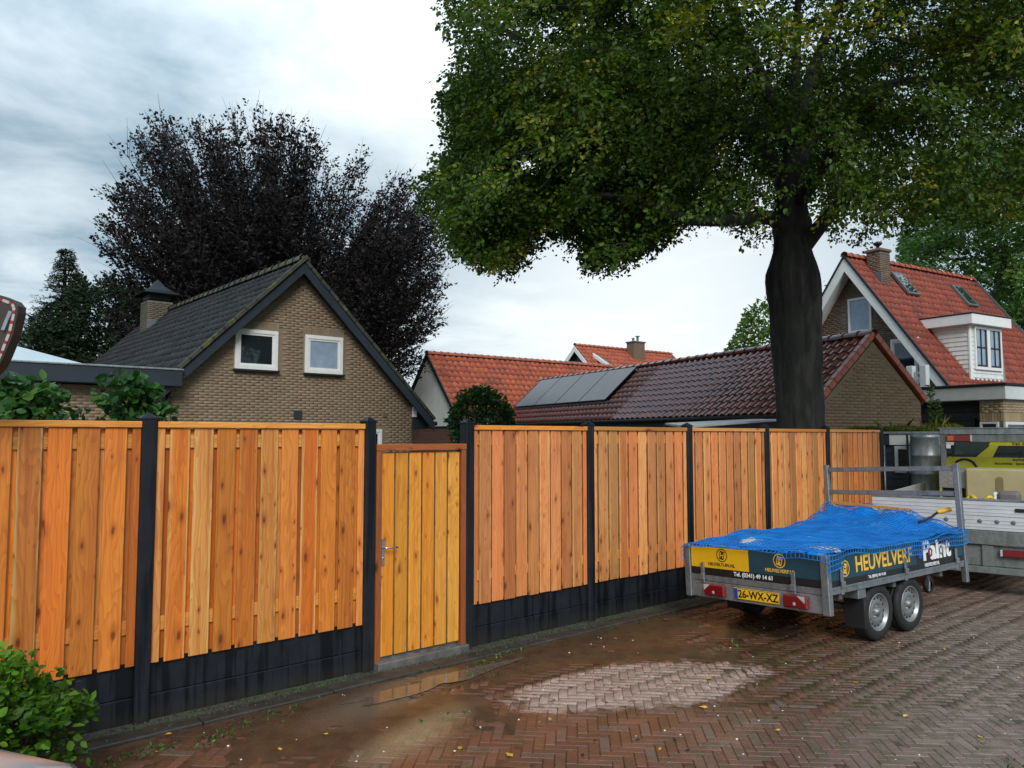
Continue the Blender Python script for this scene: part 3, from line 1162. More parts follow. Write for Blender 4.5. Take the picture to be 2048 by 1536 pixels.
def flat_tile(w, e, th=.024, lip=.02):
    v = []
    prof = [(0, .0), (.0, .016), (w * .16, .016), (w * .22, 0), (w * .93, 0), (w * .995, .012)]
    m = len(prof)
    for y, zz in ((-lip, -.004), (-lip, th), (e * 1.05, th * .1)):
        for x, z in prof:
            v.append((x, y, z + zz))
    f = []
    for r_ in (0, 1):
        for i in range(m - 1):
            f.append((r_ * m + i, r_ * m + i + 1, (r_ + 1) * m + i + 1, (r_ + 1) * m + i))
    return np.array(v), np.array(f)


def tile_roof(parent, O, a, b, L, S, w, e, mat, shape=pantile, obj_mat=None, n_obj=0, near=None, skip=None, name='roof_tiles'):
    """tiles on a plane: O lower corner, a along the eave, b up the slope (unit vectors, local)"""
    O, a, b = (np.array(q, float) for q in (O, a, b))
    nrm = np.cross(a, b); nrm /= np.linalg.norm(nrm)
    if nrm[2] < 0:
        nrm = -nrm
    nc, nr = int(round(L / w)), int(round(S / e))
    w_, e_ = L / nc, S / nr
    tv, tf = shape(w_, e_)
    pos = []
    for r_ in range(nr):
        for c in range(nc):
            if skip and skip(c * w_, r_ * e_):
                continue
            pos.append((c * w_, r_ * e_))
    pos = np.array(pos)
    P = O + a * pos[:, :1] + b * pos[:, 1:]
    Mx = np.stack([a, b, nrm], 1)
    idx = np.arange(len(P))
    if n_obj:
        order = np.argsort(np.linalg.norm(P - np.array(near), axis=1))
        me = bpy.data.meshes.new('roof_tile')
        me.from_pydata([tuple(q) for q in tv], [], [tuple(q) for q in tf])
        me.materials.append(obj_mat)
        Rm = Matrix([[*Mx[0], 0], [*Mx[1], 0], [*Mx[2], 0], [0, 0, 0, 1]])
        for i in order[:n_obj]:
            o = link('roof_tile', me, parent)
            o.matrix_local = Matrix.Translation(P[i]) @ Rm @ Matrix.Rotation(random.uniform(-.012, .012), 4, 'Z') @ Matrix.Rotation(random.uniform(-.02, .02), 4, 'X')
        idx = order[n_obj:]
    if len(idx):
        n = len(idx)
        rx = rng.normal(0, .012, n)
        lv = np.repeat(tv[None], n, 0).copy()
        lv[..., 2] += lv[..., 1] * rx[:, None]
        V = (lv @ Mx.T + P[idx][:, None]).reshape(-1, 3)
        Fc = (tf[None] + (np.arange(n) * len(tv))[:, None, None]).reshape(-1, 4)
        o = link(name, raw_mesh(name, V, Fc, mat), parent)
        tag(o, kind='stuff')
    return nrm


def ridge_caps(parent, A, B, n, rad, mat, name='ridge_tile'):
    A = np.array(A, float); B = np.array(B, float)
    d = (B - A) / n
    Ln = np.linalg.norm(d)
    m = 7
    v = []
    for t, s in ((-.02, 1.12), (.03, 1.12), (.03, 1.0), (Ln, .92)):
        for k in range(m):
            an = math.pi * (k / (m - 1)) * 1.1 - .157
            v.append((math.cos(an) * rad * s, t, math.sin(an) * rad * s))
    f = []
    for r_ in range(3):
        for k in range(m - 1):
            f.append((r_ * m + k, r_ * m + k + 1, (r_ + 1) * m + k + 1, (r_ + 1) * m + k))
    me = MB().add(v, f).mesh(name, mat)
    ang = math.atan2(d[1], d[0]) - math.pi / 2
    for i in range(n):
        p = A + d * i
        link(name, me, parent, tuple(p), (random.uniform(-.02, .02), random.uniform(-.03, .03), ang + random.uniform(-.01, .01)))


def window(parent, x0, x1, z0, z1, y=0.0, fw=.09, mat='white_paint', glass='glass', sash=True, mull=0, bars=0, sill=True, name='window', depth=.07):
    """window on a wall facing local -y"""
    c = ((x0 + x1) / 2, y, (z0 + z1) / 2)
    hx, hz = (x1 - x0) / 2, (z1 - z0) / 2
    fr = MB()
    fr.cbox(-hx, hx, -.03, depth, hz - fw, hz, .004).cbox(-hx, hx, -.03, depth, -hz, -hz + fw, .004)
    fr.cbox(-hx, -hx + fw, -.028, depth, -hz + fw, hz - fw, .004).cbox(hx - fw, hx, -.028, depth, -hz + fw, hz - fw, .004)
    o = fr.build(name, M[mat], parent, loc=c)
    ix, iz = hx - fw, hz - fw
    if sash:
        s = MB(); q = .045
        s.cbox(-ix, ix, -.012, depth, iz - q, iz, .003).cbox(-ix, ix, -.012, depth, -iz, -iz + q, .003)
        s.cbox(-ix, -ix + q, -.010, depth, -iz + q, iz - q, .003).cbox(ix - q, ix, -.010, depth, -iz + q, iz - q, .003)
        s.build('sash', M[mat], o)
        ix -= q; iz -= q
    n = mull + 1
    for k in range(n):
        xa = -ix + 2 * ix * k / n; xb = -ix + 2 * ix * (k + 1) / n
        pd = MB().box(xa + .003, xb - .003, .004, .012, -iz, iz).build('pane', M[glass], o)
    for k in range(1, n):
        xm = -ix + 2 * ix * k / n
        MB().cbox(xm - .03, xm + .03, -.015, depth, -iz, iz, .003).build('mullion', M[mat], o)
    if sill:
        MB().cbox(-hx - .03, hx + .03, -.09, depth, -hz - .05, -hz - .002, .006).build('sill', M['brick_red'] if sill == 'brick' else M['dark'], o)
    return o


def gable_body(name, label, loc, rz, xl, xr, zl, zr_, zt, L, wallmat, front=0.0):
    """house root + solid mortar-coloured wall body; gable at local y=0 facing -y"""
    h = thing(name, label, 'building', loc, rz)
    poly = [(-xl, -.05), (xr, -.05), (xr, zr_), (0, zt), (-xl, zl)]
    MB().prism(poly, 1, 0, L).build('wall', wallmat, h)
    return h


# ---------------------------------------------------------------- tan brick house, dark roof (left)
def left_house():
    ax, ay, az = 8.036, 17.0, 6.20
    s = .985                                  # roof slope
    wl = wr = 3.25
    h = gable_body('brick_house', 'tan brick house with steep black tiled roof and two white gable windows', (ax, ay, 0), 0, wl, wr, az - .28 - s * wl, az - .28 - s * wr, az - .28, 11.4, M['mortar_tan'])
    wins = ((-1.475, -.475, 3.495, 4.405), (.2, 1.19, 3.49, 4.40), (2.0, 2.32, .3, 2.17))

    def inside(x, z):
        X = x - wl
        if z > az - .26 - s * abs(X): return False
        for a, b, c, d in wins:
            if a - .02 < X < b + .02 and c - .04 < z < d + .06 + (.0 if z < d else 0): return False
        return True
    brick_wall(h, (-wl, 0, .9), (1, 0, 0), lambda x, z: inside(x, z + .9), 2 * wl, 5.2, M['brick_tan'], bl=.20)
    # soldier course over the windows
    for a, b, c, d in wins[:2]:
        sb = MB()
        x = a - .02
        while x < b:
            sb.box(x, x + .05, -.013, .002, d + .012, d + .19); x += .062
        sb.build('soldier_course', M['brick_tan'], h)
    brick_wall(h, (wr, 0, .6), (0, 1, 0), lambda x, z: True, 11.3, 1.9, M['brick_tan'], n=(1, 0, 0))
    # roof deck, both slopes
    ov, ef, eb = .48, .32, .3
    xe = wl + ov
    th = .10
    for sg in (-1, 1):
        p = [(0, az - .10), (sg * xe, az - .10 - s * xe), (sg * xe, az - .10 - s * xe - th), (0, az - .10 - th)]
        MB().prism(p, 1, -ef + .05, 11.4 + eb).build('roof_deck', M['dark'], h)
        Sl = math.hypot(xe, s * xe)
        b = np.array([-sg * xe, 0, s * xe]) / Sl
        O = np.array([sg * xe, -ef, az - .085 - s * xe])
        a = np.array([0, 1, 0])
        tile_roof(h, O, a, b, 11.4 + ef + eb, Sl - .02, .30, .31, M['tile_black'], flat_tile, name='roof_tiles')
        # bargeboard and eave board
        q = [(sg * .0, az - .16), (sg * xe, az - .16 - s * xe), (sg * xe, az - .16 - s * xe - .24), (sg * .0, az - .16 - .25)]
        MB().prism(q, 1, -ef - .005, -ef + .035).build('bargeboard', M['blue_grey_paint'], h)
        q = [(sg * .0, az - .25), (sg * xe, az - .25 - s * xe), (sg * xe, az - .27 - s * xe), (sg * .0, az - .27)]
        MB().prism(q, 1, -ef + .04, .01).build('soffit', M['blue_grey_paint'], h)
        vt = MB().cbox(0, .06, -.03, .36, -.05, .035, .006).mesh('verge_tile', M['tile_black_moss'])
        for k in range(16):
            t_ = k * .33
            p_ = np.array([sg * xe, -ef - .035, az - .085 - s * xe]) + b * t_ + np.array([0, 0, .03])
            o = link('verge_tile', vt, h)
            zax = np.cross(np.array([0, 1, 0]), b); zax = zax if zax[2] > 0 else -zax
            yax = b; xax = np.cross(yax, zax)
            o.matrix_local = Matrix([[xax[0], yax[0], zax[0], p_[0]], [xax[1], yax[1], zax[1], p_[1] + .03], [xax[2], yax[2], zax[2], p_[2]], [0, 0, 0, 1]])
        # gutter
        MB().tube([(sg * (xe + .06), -ef + .03, az - .20 - s * xe), (sg * (xe + .06), 11.6, az - .20 - s * xe)], .06, 10).build('gutter', M['dark'], h, True)
        # boxed eave end
        MB().prism([(sg * wl, az - .3 - s * xe - .02), (sg * (xe + .0), az - .3 - s * xe - .02), (sg * xe, az - .2 - s * xe), (sg * wl, az - .27 - s * wl)], 1, -.04, .03).build('eave_box', M['blue_grey_paint'], h)
    MB().cbox(-.06, .06, -.02, .04, -.13, .13, .004).build('eave_block', M['plastic_white'], h, loc=(3.27, -.07, 2.62))
    ridge_caps(h, (0, -ef - .02, az - .085), (0, 11.6, az - .085), 30, .13, M['tile_black_moss'])
    window(h, *wins[0], y=-.02, glass='glass', sill=True)
    window(h, *wins[1], y=-.02, glass='glass_blue', sill=True)
    window(h, *wins[2], y=-.02, sill=False, fw=.07, name='door')
    MB().cbox(-.1, .1, -.02, .02, -.1, .1, .004).build('air_vent', M['blue_grey_paint'], h, loc=(.05, -.02, 2.5))
    MB().cbox(-.055, .055, -.016, .02, -.055, .055, .004).build('air_vent', M['brick_brown'], h, loc=(2.42, -.02, 2.53))
    # chimney with pointed metal hood on the far left of the ridge
    cx, cy = -.34, 9.7
    ch = MB().box(cx - .38, cx + .38, cy - .40, cy + .40, 4.4, 6.36).build('chimney', M['mortar_dark'], h)
    for O_, a_, n_, w_ in (((cx - .38, cy - .40, 4.9), (1, 0, 0), (0, -1, 0), .76), ((cx - .38, cy - .40, 4.9), (0, 1, 0), (-1, 0, 0), .80), ((cx + .38, cy - .40, 4.9), (0, 1, 0), (1, 0, 0), .80)):
        brick_wall(ch, O_, a_, lambda x, z: True, w_, 1.46, M['brick_moss'], n=n_)
    MB().box(cx - .32, cx + .32, cy - .34, cy + .34, 6.425, 6.60).build('chimney_throat', M['dark'], ch)
    hood = MB()
    prof = [(.57, 6.58), (.59, 6.61), (.36, 6.74), (.18, 6.90), (.07, 7.06), (0.0, 7.14)]
    v = []
    for r_, z in prof:
        for sx, sy in ((-1, -1), (1, -1), (1, 1), (-1, 1)):
            v.append((cx + sx * r_, cy + sy * r_, z))
    f = []
    for i in range(len(prof) - 1):
        for k in range(4):
            f.append((i * 4 + k, i * 4 + (k + 1) % 4, i * 4 + 4 + (k + 1) % 4, i * 4 + 4 + k))
    hood.add(v, f).build('chimney_hood', M['black_metal'], ch)
    MB().box(cx - .40, cx + .2, cy - .46, cy - .415, 5.45, 5.75).build('lead_flashing', M['lead'], ch)
    # flat-roofed extension on the left
    e = thing('flat_roof_extension', 'flat roofed brick extension with dark blue fascia left of the tan house', 'building', (5.2, 16.9, 0), 0)
    MB().box(-14, 0, 0, 6, -.05, 3.0).build('wall', M['mortar_tan'], e)
    brick_wall(e, (-9, 0, 1.5), (1, 0, 0), lambda x, z: True, 8.99, 1.45, M['brick_tan'])
    MB().cbox(-14, .12, -.35, 6, 3.02, 3.345, .01).build('fascia', M['blue_grey_paint'], e)
    MB().cbox(-14, .14, -.37, 6.02, 3.347, 3.385, .008).build('roof_trim', M['zinc'], e)
    MB().tube([(-.06, -.06, 3.0), (-.06, -.06, 2.72), (-.2, -.03, 2.55), (-.2, -.03, .0)], .045, 10).build('downpipe', M['dark'], e, True)
    # pale tent-like roof light standing on the flat roof
    t = MB()
    bx0, bx1, by0, by1, zb = -6.1, -1.35, .35, 4.2, 3.387
    ap = (-3.35, 1.6, 4.02)
    t.add([(bx0, by0, zb), (bx1, by0, zb), (bx1, by1, zb), (bx0, by1, zb), ap], [(0, 1, 4), (1, 2, 4), (2, 3, 4), (3, 0, 4), (3, 2, 1, 0)])
    t.build('hipped_rooflight', simple('pale_sheet', (.50, .57, .60), .35, var=.2, scale=2), e)


left_house()


# ---------------------------------------------------------------- long low garage with solar panels
def garage():
    A = atd(1745, 668, 16.5)
    wa = R(74)
    h = thing('garage', 'long low brick garage with shiny red-brown pantile roof and solar panels', 'building', (A[0], A[1], 0), wa - R(90))
    zt = A[2]
    s = .90
    xr, xl = 1.42, 1.62
    L = 15.6
    zwl, zwr = zt - .16 - s * xl, zt - .16 - s * xr
    MB().prism([(-xl, -.05), (xr, -.05), (xr, zwr), (0, zt - .16), (-xl, zwl)], 1, 0, L).build('wall', M['mortar_tan'], h)
    ins = lambda x, z: (z + 1.2) < zt - .18 - s * (abs(x - xl))
    brick_wall(h, (-xl, 0, 1.2), (1, 0, 0), ins, xl + xr, 3.2, M['brick_tan2'], bl=.215, bh=.052, j=.014)
    lo = xl + .22
    for sg, xe in ((-1, lo), (1, xr + .12)):
        Sl = math.hypot(xe, s * xe)
        b = np.array([-sg * xe, 0, s * xe]) / Sl
        MB().prism([(0, zt - .04), (sg * xe, zt - .04 - s * xe), (sg * xe, zt - .12 - s * xe), (0, zt - .12)], 1, .03, L).build('roof_deck', M['dark'], h)
        O = np.array([sg * xe, .05, zt - .02 - s * xe])
        if sg < 0:
            tile_roof(h, O, np.array([0, 1, 0]), b, L - .05, Sl - .03, .245, .235, M['tile_red'], pantile, M['tile_red_obj'], 300, near=(-1, -1.0, zt))
        else:
            tile_roof(h, O, np.array([0, 1, 0]), b, L - .05, Sl - .03, .245, .235, M['tile_red'], pantile)
        # verge tiles down the gable
        vt = MB().cbox(-.085, .05, .0, .225, -.085, .05, .012).mesh('verge_tile', M['tile_verge'])
        k = 0
        while k * .225 < Sl - .05:
            p_ = np.array([sg * xe, .0, zt - .0 - s * xe]) + b * (k * .225)
            zax = np.cross(b, np.array([-1, 0, 0]) if False else np.array([0, 1, 0])) * (1 if sg > 0 else 1)
            zax = zax if zax[2] > 0 else -zax
            xax = np.cross(b, zax)
            o = link('verge_tile', vt, h)
            sgn = 1 if xax[1] < 0 else -1
            if sgn > 0:
                xax = xax
            o.matrix_local = Matrix([[xax[0], b[0], zax[0], p_[0]], [xax[1], b[1], zax[1], p_[1] - .0], [xax[2], b[2], zax[2], p_[2] + .02 + random.uniform(-.006, .008)], [0, 0, 0, 1]])
            k += 1
    ridge_caps(h, (0, -.04, zt + .0), (0, L, zt + .0), 40, .10, M['tile_red_obj'])
    # gutter, fascia board
    zg = zt - .10 - s * lo
    MB().tube([(-lo - .05, .0, zg), (-lo - .05, L, zg)], .055, 10).build('gutter', M['dark'], h, True)
    MB().box(-lo + .02, -lo + .05, .06, L, zg - .30, zg + .02).build('eave_board', M['dark_clad'], h)
    MB().box(-xl - .01, -xl - .002, .02, L, .0, zwl - .1).build('side_wall', M['dark'], h)
    # solar panels
    Sl = math.hypot(lo, s * lo)
    b = np.array([lo, 0, s * lo]) / Sl
    n = np.array([-s, 0, 1]) / math.hypot(1, s)
    O = np.array([-lo, 0, zt - .02 - s * lo])
    y0, pw, ph = 8.5, 1.63, Sl - .90
    for k in range(4):
        o = MB().cbox(0, pw - .02, 0, ph, 0, .04, .004).build('panel_frame', M['black_metal'])
        pos = O + b * .74 + n * .12 + np.array([0, y0 + (k + 1) * pw, 0])
        # local x runs towards the gable (-y of the garage), local y up the slope
        xa = np.array([0, -1, 0]); ya = b; za = np.cross(xa, ya)
        if za[2] < 0: za = -za; xa = -xa; pos = pos - np.array([0, pw, 0])
        o.parent = h
        o.name = 'solar_panel'
        o.matrix_local = Matrix([[xa[i], ya[i], za[i], pos[i]] for i in range(3)] + [[0, 0, 0, 1]])
        MB().box(.018, pw - .038, .018, ph - .018, .0402, .0425).build('solar_glass', M['solar'], o)
    MB().bar(tuple(O + b * .76 + n * .06 + np.array([0, y0 - .05, 0])), tuple(O + b * .76 + n * .06 + np.array([0, y0 + 4 * pw + .05, 0])), .04, .05).build('mounting_rail', M['zinc'], h)
    # dark vent pipe near the far end
    return h


garage_root = garage()

# lean-to with a pale corrugated roof, between fence and garage
lt = thing('lean_to', 'low lean-to roof of pale weathered sheet under the garage eaves', 'shed', (0, 0, 0))
v = [atd(1372, 852, 12.8), atd(1560, 838, 14.3), atd(1500, 838, 16.0), atd(1330, 846, 14.8)]
c_ = sum(v) / 4
lt.location = c_
q = [tuple(p - c_) for p in v]
q2 = [(a, b, z - .035) for a, b, z in q]
MB().add(q + q2, [(0, 1, 2, 3), (7, 6, 5, 4), (0, 4, 5, 1), (1, 5, 6, 2), (2, 6, 7, 3), (3, 7, 4, 0)]).build('sheet_roof', simple('pale_roof', (.62, .66, .70), .35, var=.4, scale=3, col2=(.3, .33, .36)), lt)
for p in q:
    MB().box(p[0] - .03, p[0] + .03, p[1] - .03, p[1] + .03, -c_[2], p[2] - .04).build('post', M['dark_clad'], lt)


# ---------------------------------------------------------------- house on the right
def right_house():
    D = 25.0
    A = atd(1705, 512, D)
    k = D / 21.0
    rz = R(-9.5) - R(90)
    h = thing('brick_house', 'brown brick house with bright red tiled roof, white bargeboards and white dormer', 'building', (A[0], A[1], 0), rz)
    H = A[2]
    Z = lambda z: 2 + (z - 2) * k        # survey heights at 21 m -> real
    s = 1.36
    x_l, x_r = 3.35, 3.35
    zw = lambda x: H - .30 - s * abs(x)
    L = 6.9
    MB().prism([(-x_l, -.05), (x_r, -.05), (x_r, zw(x_r)), (0, zw(0)), (-x_l, zw(x_l))], 1, 0, L).build('wall', M['mortar_dark'], h)
    w1 = (-.17 * k, .52 * k, Z(4.76), Z(5.70))
    w2 = (1.03 * k, 1.75 * k, Z(3.10), Z(4.47))

    def ins(x, z):
        X = x - x_l
        if z > zw(X) - .02: return False
        for a, b, c, d in (w1, w2):
            if a - .01 < X < b + .01 and c - .03 < z < d + .03: return False
        return True
    z0 = 2.6
    brick_wall(h, (-x_l, 0, z0), (1, 0, 0), lambda x, z: ins(x, z + z0), 2 * x_l, 5.5, M['brick_brown'], bl=.21, bh=.055, j=.013)
    of, xe = .42, 3.75
    for sg in (-1, 1):
        Sl = math.hypot(xe, s * xe)
        b = np.array([-sg * xe, 0, s * xe]) / Sl
        MB().prism([(0, H - .06), (sg * xe, H - .06 - s * xe), (sg * xe, H - .17 - s * xe), (0, H - .17)], 1, -of + .04, L + .25).build('roof_deck', M['dark'], h)
        O = np.array([sg * xe, -of, H - .05 - s * xe])
        tile_roof(h, O, np.array([0, 1, 0]), b, L + of + .25, Sl - .02, .235, .29, M['tile_bright'], lambda w, e: pantile(w, e, .024, .03, .022))
        q = [(0, H - .12), (sg * xe, H - .12 - s * xe), (sg * xe, H - .52 - s * xe), (0, H - .55)]
        MB().prism(q, 1, -of - .03, -of + .03).build('bargeboard', M['white_paint'], h)
        q = [(0, H - .45), (sg * xe, H - .45 - s * xe), (sg * xe, H - .49 - s * xe), (0, H - .49)]
        MB().prism(q, 1, -of + .03, .0).build('soffit', M['white_paint'], h)
        q = [(0, H - .02), (sg * xe, H - .02 - s * xe), (sg * xe, H - .12 - s * xe), (0, H - .12)]
        MB().prism(q, 1, -of - .06, -of + .02).build('verge_board', M['dark'], h)
        q = [(0, H + .06), (sg * xe, H + .06 - s * xe), (sg * xe, H - .16 - s * xe), (0, H - .16)]
        MB().prism(q, 1, L + .26, L + .34).build('verge_board', M['lead'], h)
    ridge_caps(h, (0, -of, H - .04), (0, L + .25, H - .04), 24, .12, M['tile_orange_ridge'])
    window(h, *w1, y=-.02, fw=.075, sash=False, glass='glass_blue', sill=False)
    window(h, *w2, y=-.02, fw=.08, sash=True, glass='glass', sill=False, name='balcony_door')
    # chimney standing in the front slope
    cx, cy = .34 * k, .62 * k
    ch = MB().cbox(cx - .24, cx + .24, cy - .26, cy + .26, H - 1.6, H + .10, .01).build('chimney', M['mortar_dark'], h)
    for O_, a_, n_, w_ in (((cx - .24, cy - .26, H - 1.5), (1, 0, 0), (0, -1, 0), .48), ((cx + .24, cy - .26, H - 1.5), (0, 1, 0), (1, 0, 0), .52)):
        brick_wall(ch, O_, a_, lambda x, z: True, w_, 1.58, M['brick_brown'], n=n_)
    MB().cbox(cx - .29, cx + .29, cy - .31, cy + .31, H + .104, H + .20, .02).build('chimney_cap', M['brick_brown'], ch)
    MB().lathe([(.05, H + .20), (.05, H + .32), (.08, H + .34), (.14, H + .39), (.14, H + .43), (.02, H + .49)], 12, 2, (cx, cy, 0)).build('chimney_pot', M['black_metal'], ch, True)
    MB().box(cx - .28, cx + .29, cy - .30, cy - .265, H - 1.25, H - .60).build('lead_flashing', M['lead'], ch)
    # skylights lying in the slope
    b = np.array([-1, 0, s]) / math.hypot(1, s); n = np.array([s, 0, 1]) / math.hypot(1, s)
    for yy, x in ((1.46 * k, .52 * k), (4.32 * k, .57 * k)):
        c = np.array([x, yy, H - .05 - s * x]) + n * .09
        xa = np.array([0, 1, 0]); za = n; ya = b
        o = MB().cbox(-.30, .30, -.5, .5, -.06, .03, .008).build('skylight', M['lead'], h)
        o.matrix_local = Matrix([[xa[i], ya[i], za[i], c[i]] for i in range(3)] + [[0, 0, 0, 1]])
        MB().box(-.23, .23, -.42, .40, .031, .036).build('pane', M['glass_green'], o)
    # white boarded dormer with flat roof
    xf, yA, yB = 3.05, .55, 5.75 * k * .80
    yA, yB = 1.05, 2.85
    zb, ztop = 3.45, Z(4.78)
    xb = (H - ztop) / s - .05
    xf = 3.0
    bd = MB()
    d = MB().prism([(xb, ztop), (xf, ztop), (xf, zb), ((H - zb) / s - .1, zb)], 1, yA, yB).build('dormer', M['white_clad'], h)
    # clapboards on cheek and front
    z = zb
    while z < ztop - .05:
        z1 = min(z + .135, ztop)
        xs_ = (H - z) / s
        if xf - xs_ > .1:
            MB().add([(xs_, yA - .022, z), (xf, yA - .022, z), (xf, yA - .004, z1), (xs_, yA - .004, z1), (xs_, yA, z), (xf, yA, z)], [(0, 1, 2, 3), (0, 4, 5, 1)]).build('clapboard', M['white_clad'], d)
        MB().add([(xf + .022, yA, z), (xf + .022, yB, z), (xf + .004, yB, z1), (xf + .004, yA, z1), (xf, yA, z), (xf, yB, z)], [(0, 1, 2, 3), (0, 4, 5, 1)]).build('clapboard', M['white_clad'], d)
        z = z1
    MB().cbox(xb - .3, xf + .22, yA - .2, yB + .2, ztop - .04, ztop + .26, .012).build('dormer_fascia', M['white_paint'], d)
    MB().cbox(xb - .3, xf + .24, yA - .22, yB + .22, ztop + .262, ztop + .30, .01).build('dormer_roof', M['dark'], d)
    MB().cbox(xf - .02, xf + .035, yA - .03, yA + .09, zb, ztop - .05, .005).build('corner_board', M['white_paint'], d)
    # dormer window facing local +x: built facing -y then turned
    yc = (yA + yB) / 2
    wz0, wz1 = Z(3.72), ztop - .14
    fr = MB(); hy = 1.25
    y0, y1 = yA + .20, yB - .10
    for a, b_ in ((y0, y0 + .07), (y1 - .07, y1), ((y0 + y1) / 2 - .08, (y0 + y1) / 2 + .08)):
        fr.cbox(xf + .01, xf + .075, a, b_, wz0, wz1, .005)
    fr.cbox(xf + .01, xf + .073, y0, y1, wz0 - .09, wz0, .005).cbox(xf + .01, xf + .073, y0, y1, wz1, wz1 + .08, .005)
    wf = fr.build('window', M['white_paint'], d)
    for a, b_ in ((y0 + .07, (y0 + y1) / 2 - .08), ((y0 + y1) / 2 + .08, y1 - .07)):
        sh = MB()
        for u, v_ in ((a, a + .05), (b_ - .05, b_), ((a + b_) / 2 - .018, (a + b_) / 2 + .018)):
            sh.cbox(xf + .012, xf + .055, u, v_, wz0, wz1, .003)
        sh.cbox(xf + .012, xf + .053, a, b_, wz0, wz0 + .06, .003).cbox(xf + .012, xf + .053, a, b_, (wz0 + wz1) / 2, (wz0 + wz1) / 2 + .04, .003)
        sh.build('sash', M['black_metal'], d)
        MB().box(xf + .02, xf + .03, a, b_, wz0, wz1).build('pane', M['glass_blue'], d)
    # ground floor annex: flat roof with white fascia, dark boarding, bay of cream brick
    e = thing('annex', 'flat roofed annex with white fascia, dark boarding and cream brick bay', 'building', (A[0], A[1], 0), rz)
    zr2 = Z(3.02)
    zi = zr2 - .36
    xb0, xb1 = 5.30, 5.84
    MB().box(-3.0, xb0, -2.6, -.02, -.05, zi).build('wall', M['dark_clad'], e)
    for i in range(12):
        z = .6 + i * .20
        MB().add([(1.0, -2.64, z), (xb0 - .01, -2.64, z), (xb0 - .01, -2.605, z + .195), (1.0, -2.605, z + .195), (1.0, -2.6, z), (xb0 - .01, -2.6, z)], [(0, 1, 2, 3), (0, 4, 5, 1)]).build('board', M['dark_clad'], e)
    MB().cbox(-3.1, 5.95, -3.05, 2.5, zi + .005, zr2 - .04, .01).build('fascia', M['white_paint'], e)
    MB().cbox(-3.12, 5.99, -3.09, 2.5, zr2 - .036, zr2 + .03, .01).build('roof_edge', M['dark'], e)
    MB().box(xb0, xb1, -2.95, 2.4, -.05, zi).build('bay', M['mortar'], e)
    zs = zi - .30
    brick_wall(e, (xb0, -2.951, zs), (1, 0, 0), lambda x, z: True, xb1 - xb0, .30, M['brick_cream'])
    brick_wall(e, (xb1 + .001, -2.95, zs), (0, 1, 0), lambda x, z: True, 5.3, .30, M['brick_cream'], n=(1, 0, 0))
    sb = MB(); x = xb0 + .005
    while x < xb1 - .05:
        sb.box(x, x + .055, -2.962, -2.952, zs - .20, zs - .01); x += .068
    y = -2.94
    while y < 1.0:
        sb.box(xb1 + .002, xb1 + .012, y, y + .055, zs - .20, zs - .01); y += .068
    sb.build('soldier_course', M['brick_cream'], e)
    window(e, xb0 + .02, xb1 - .1, 1.2, zs - .22, y=-2.99, fw=.05, sash=False, glass='glass', sill=False, depth=.03)
    # bay window round the corner, facing local +x
    fr = MB()
    yy = (-2.95, -2.05, -1.2, -.3, .6)
    zb, ztp = 1.2, zs - .22
    for y in yy:
        fr.cbox(xb1 + .006, xb1 + .06, y - .05, y + .05, zb, ztp, .004)
    fr.cbox(xb1 + .006, xb1 + .058, yy[0], yy[-1], ztp - .07, ztp, .004).cbox(xb1 + .006, xb1 + .058, yy[0], yy[-1], zb - .07, zb, .004)
    wf = fr.build('window', M['white_paint'], e)
    for a, b_ in zip(yy[:-1], yy[1:]):
        MB().box(xb1 + .015, xb1 + .022, a + .05, b_ - .05, zb, ztp - .07).build('pane', M['glass'], wf)
    window(e, 4.2, 5.05, 1.3, zs - .12, y=-2.68, fw=.05, sash=False, mat='dark_clad', glass='glass_green', sill=False, depth=.03)
    # white balcony rail on the flat roof
    bl = thing('balcony_rail', 'white wooden balcony railing with crossed bars beside the gable', 'railing', (A[0], A[1], 0), rz)
    rm = MB()
    xs = (2.80, 3.18); yb = -1.6
    for x in xs:
        MB().cbox(x - .09, x + .09, yb - .09, yb + .09, zr2 + .035, zr2 + .72, .01).build('post', M['white_paint'], bl)
    rl = MB()
    for z in (zr2 + .14, zr2 + .52):
        rl.bar((xs[0] - 1.0, yb, z), (xs[1], yb, z), .05, .05)
    for xa, xb_ in ((xs[0], xs[1]), (xs[0] - .5, xs[0])):
        rl.bar((xa, yb, zr2 + .14), (xb_, yb, zr2 + .52), .04, .045); rl.bar((xa, yb + .01, zr2 + .52), (xb_, yb + .01, zr2 + .14), .04, .045)
    rl.build('rail', M['white_paint'], bl)


right_house()


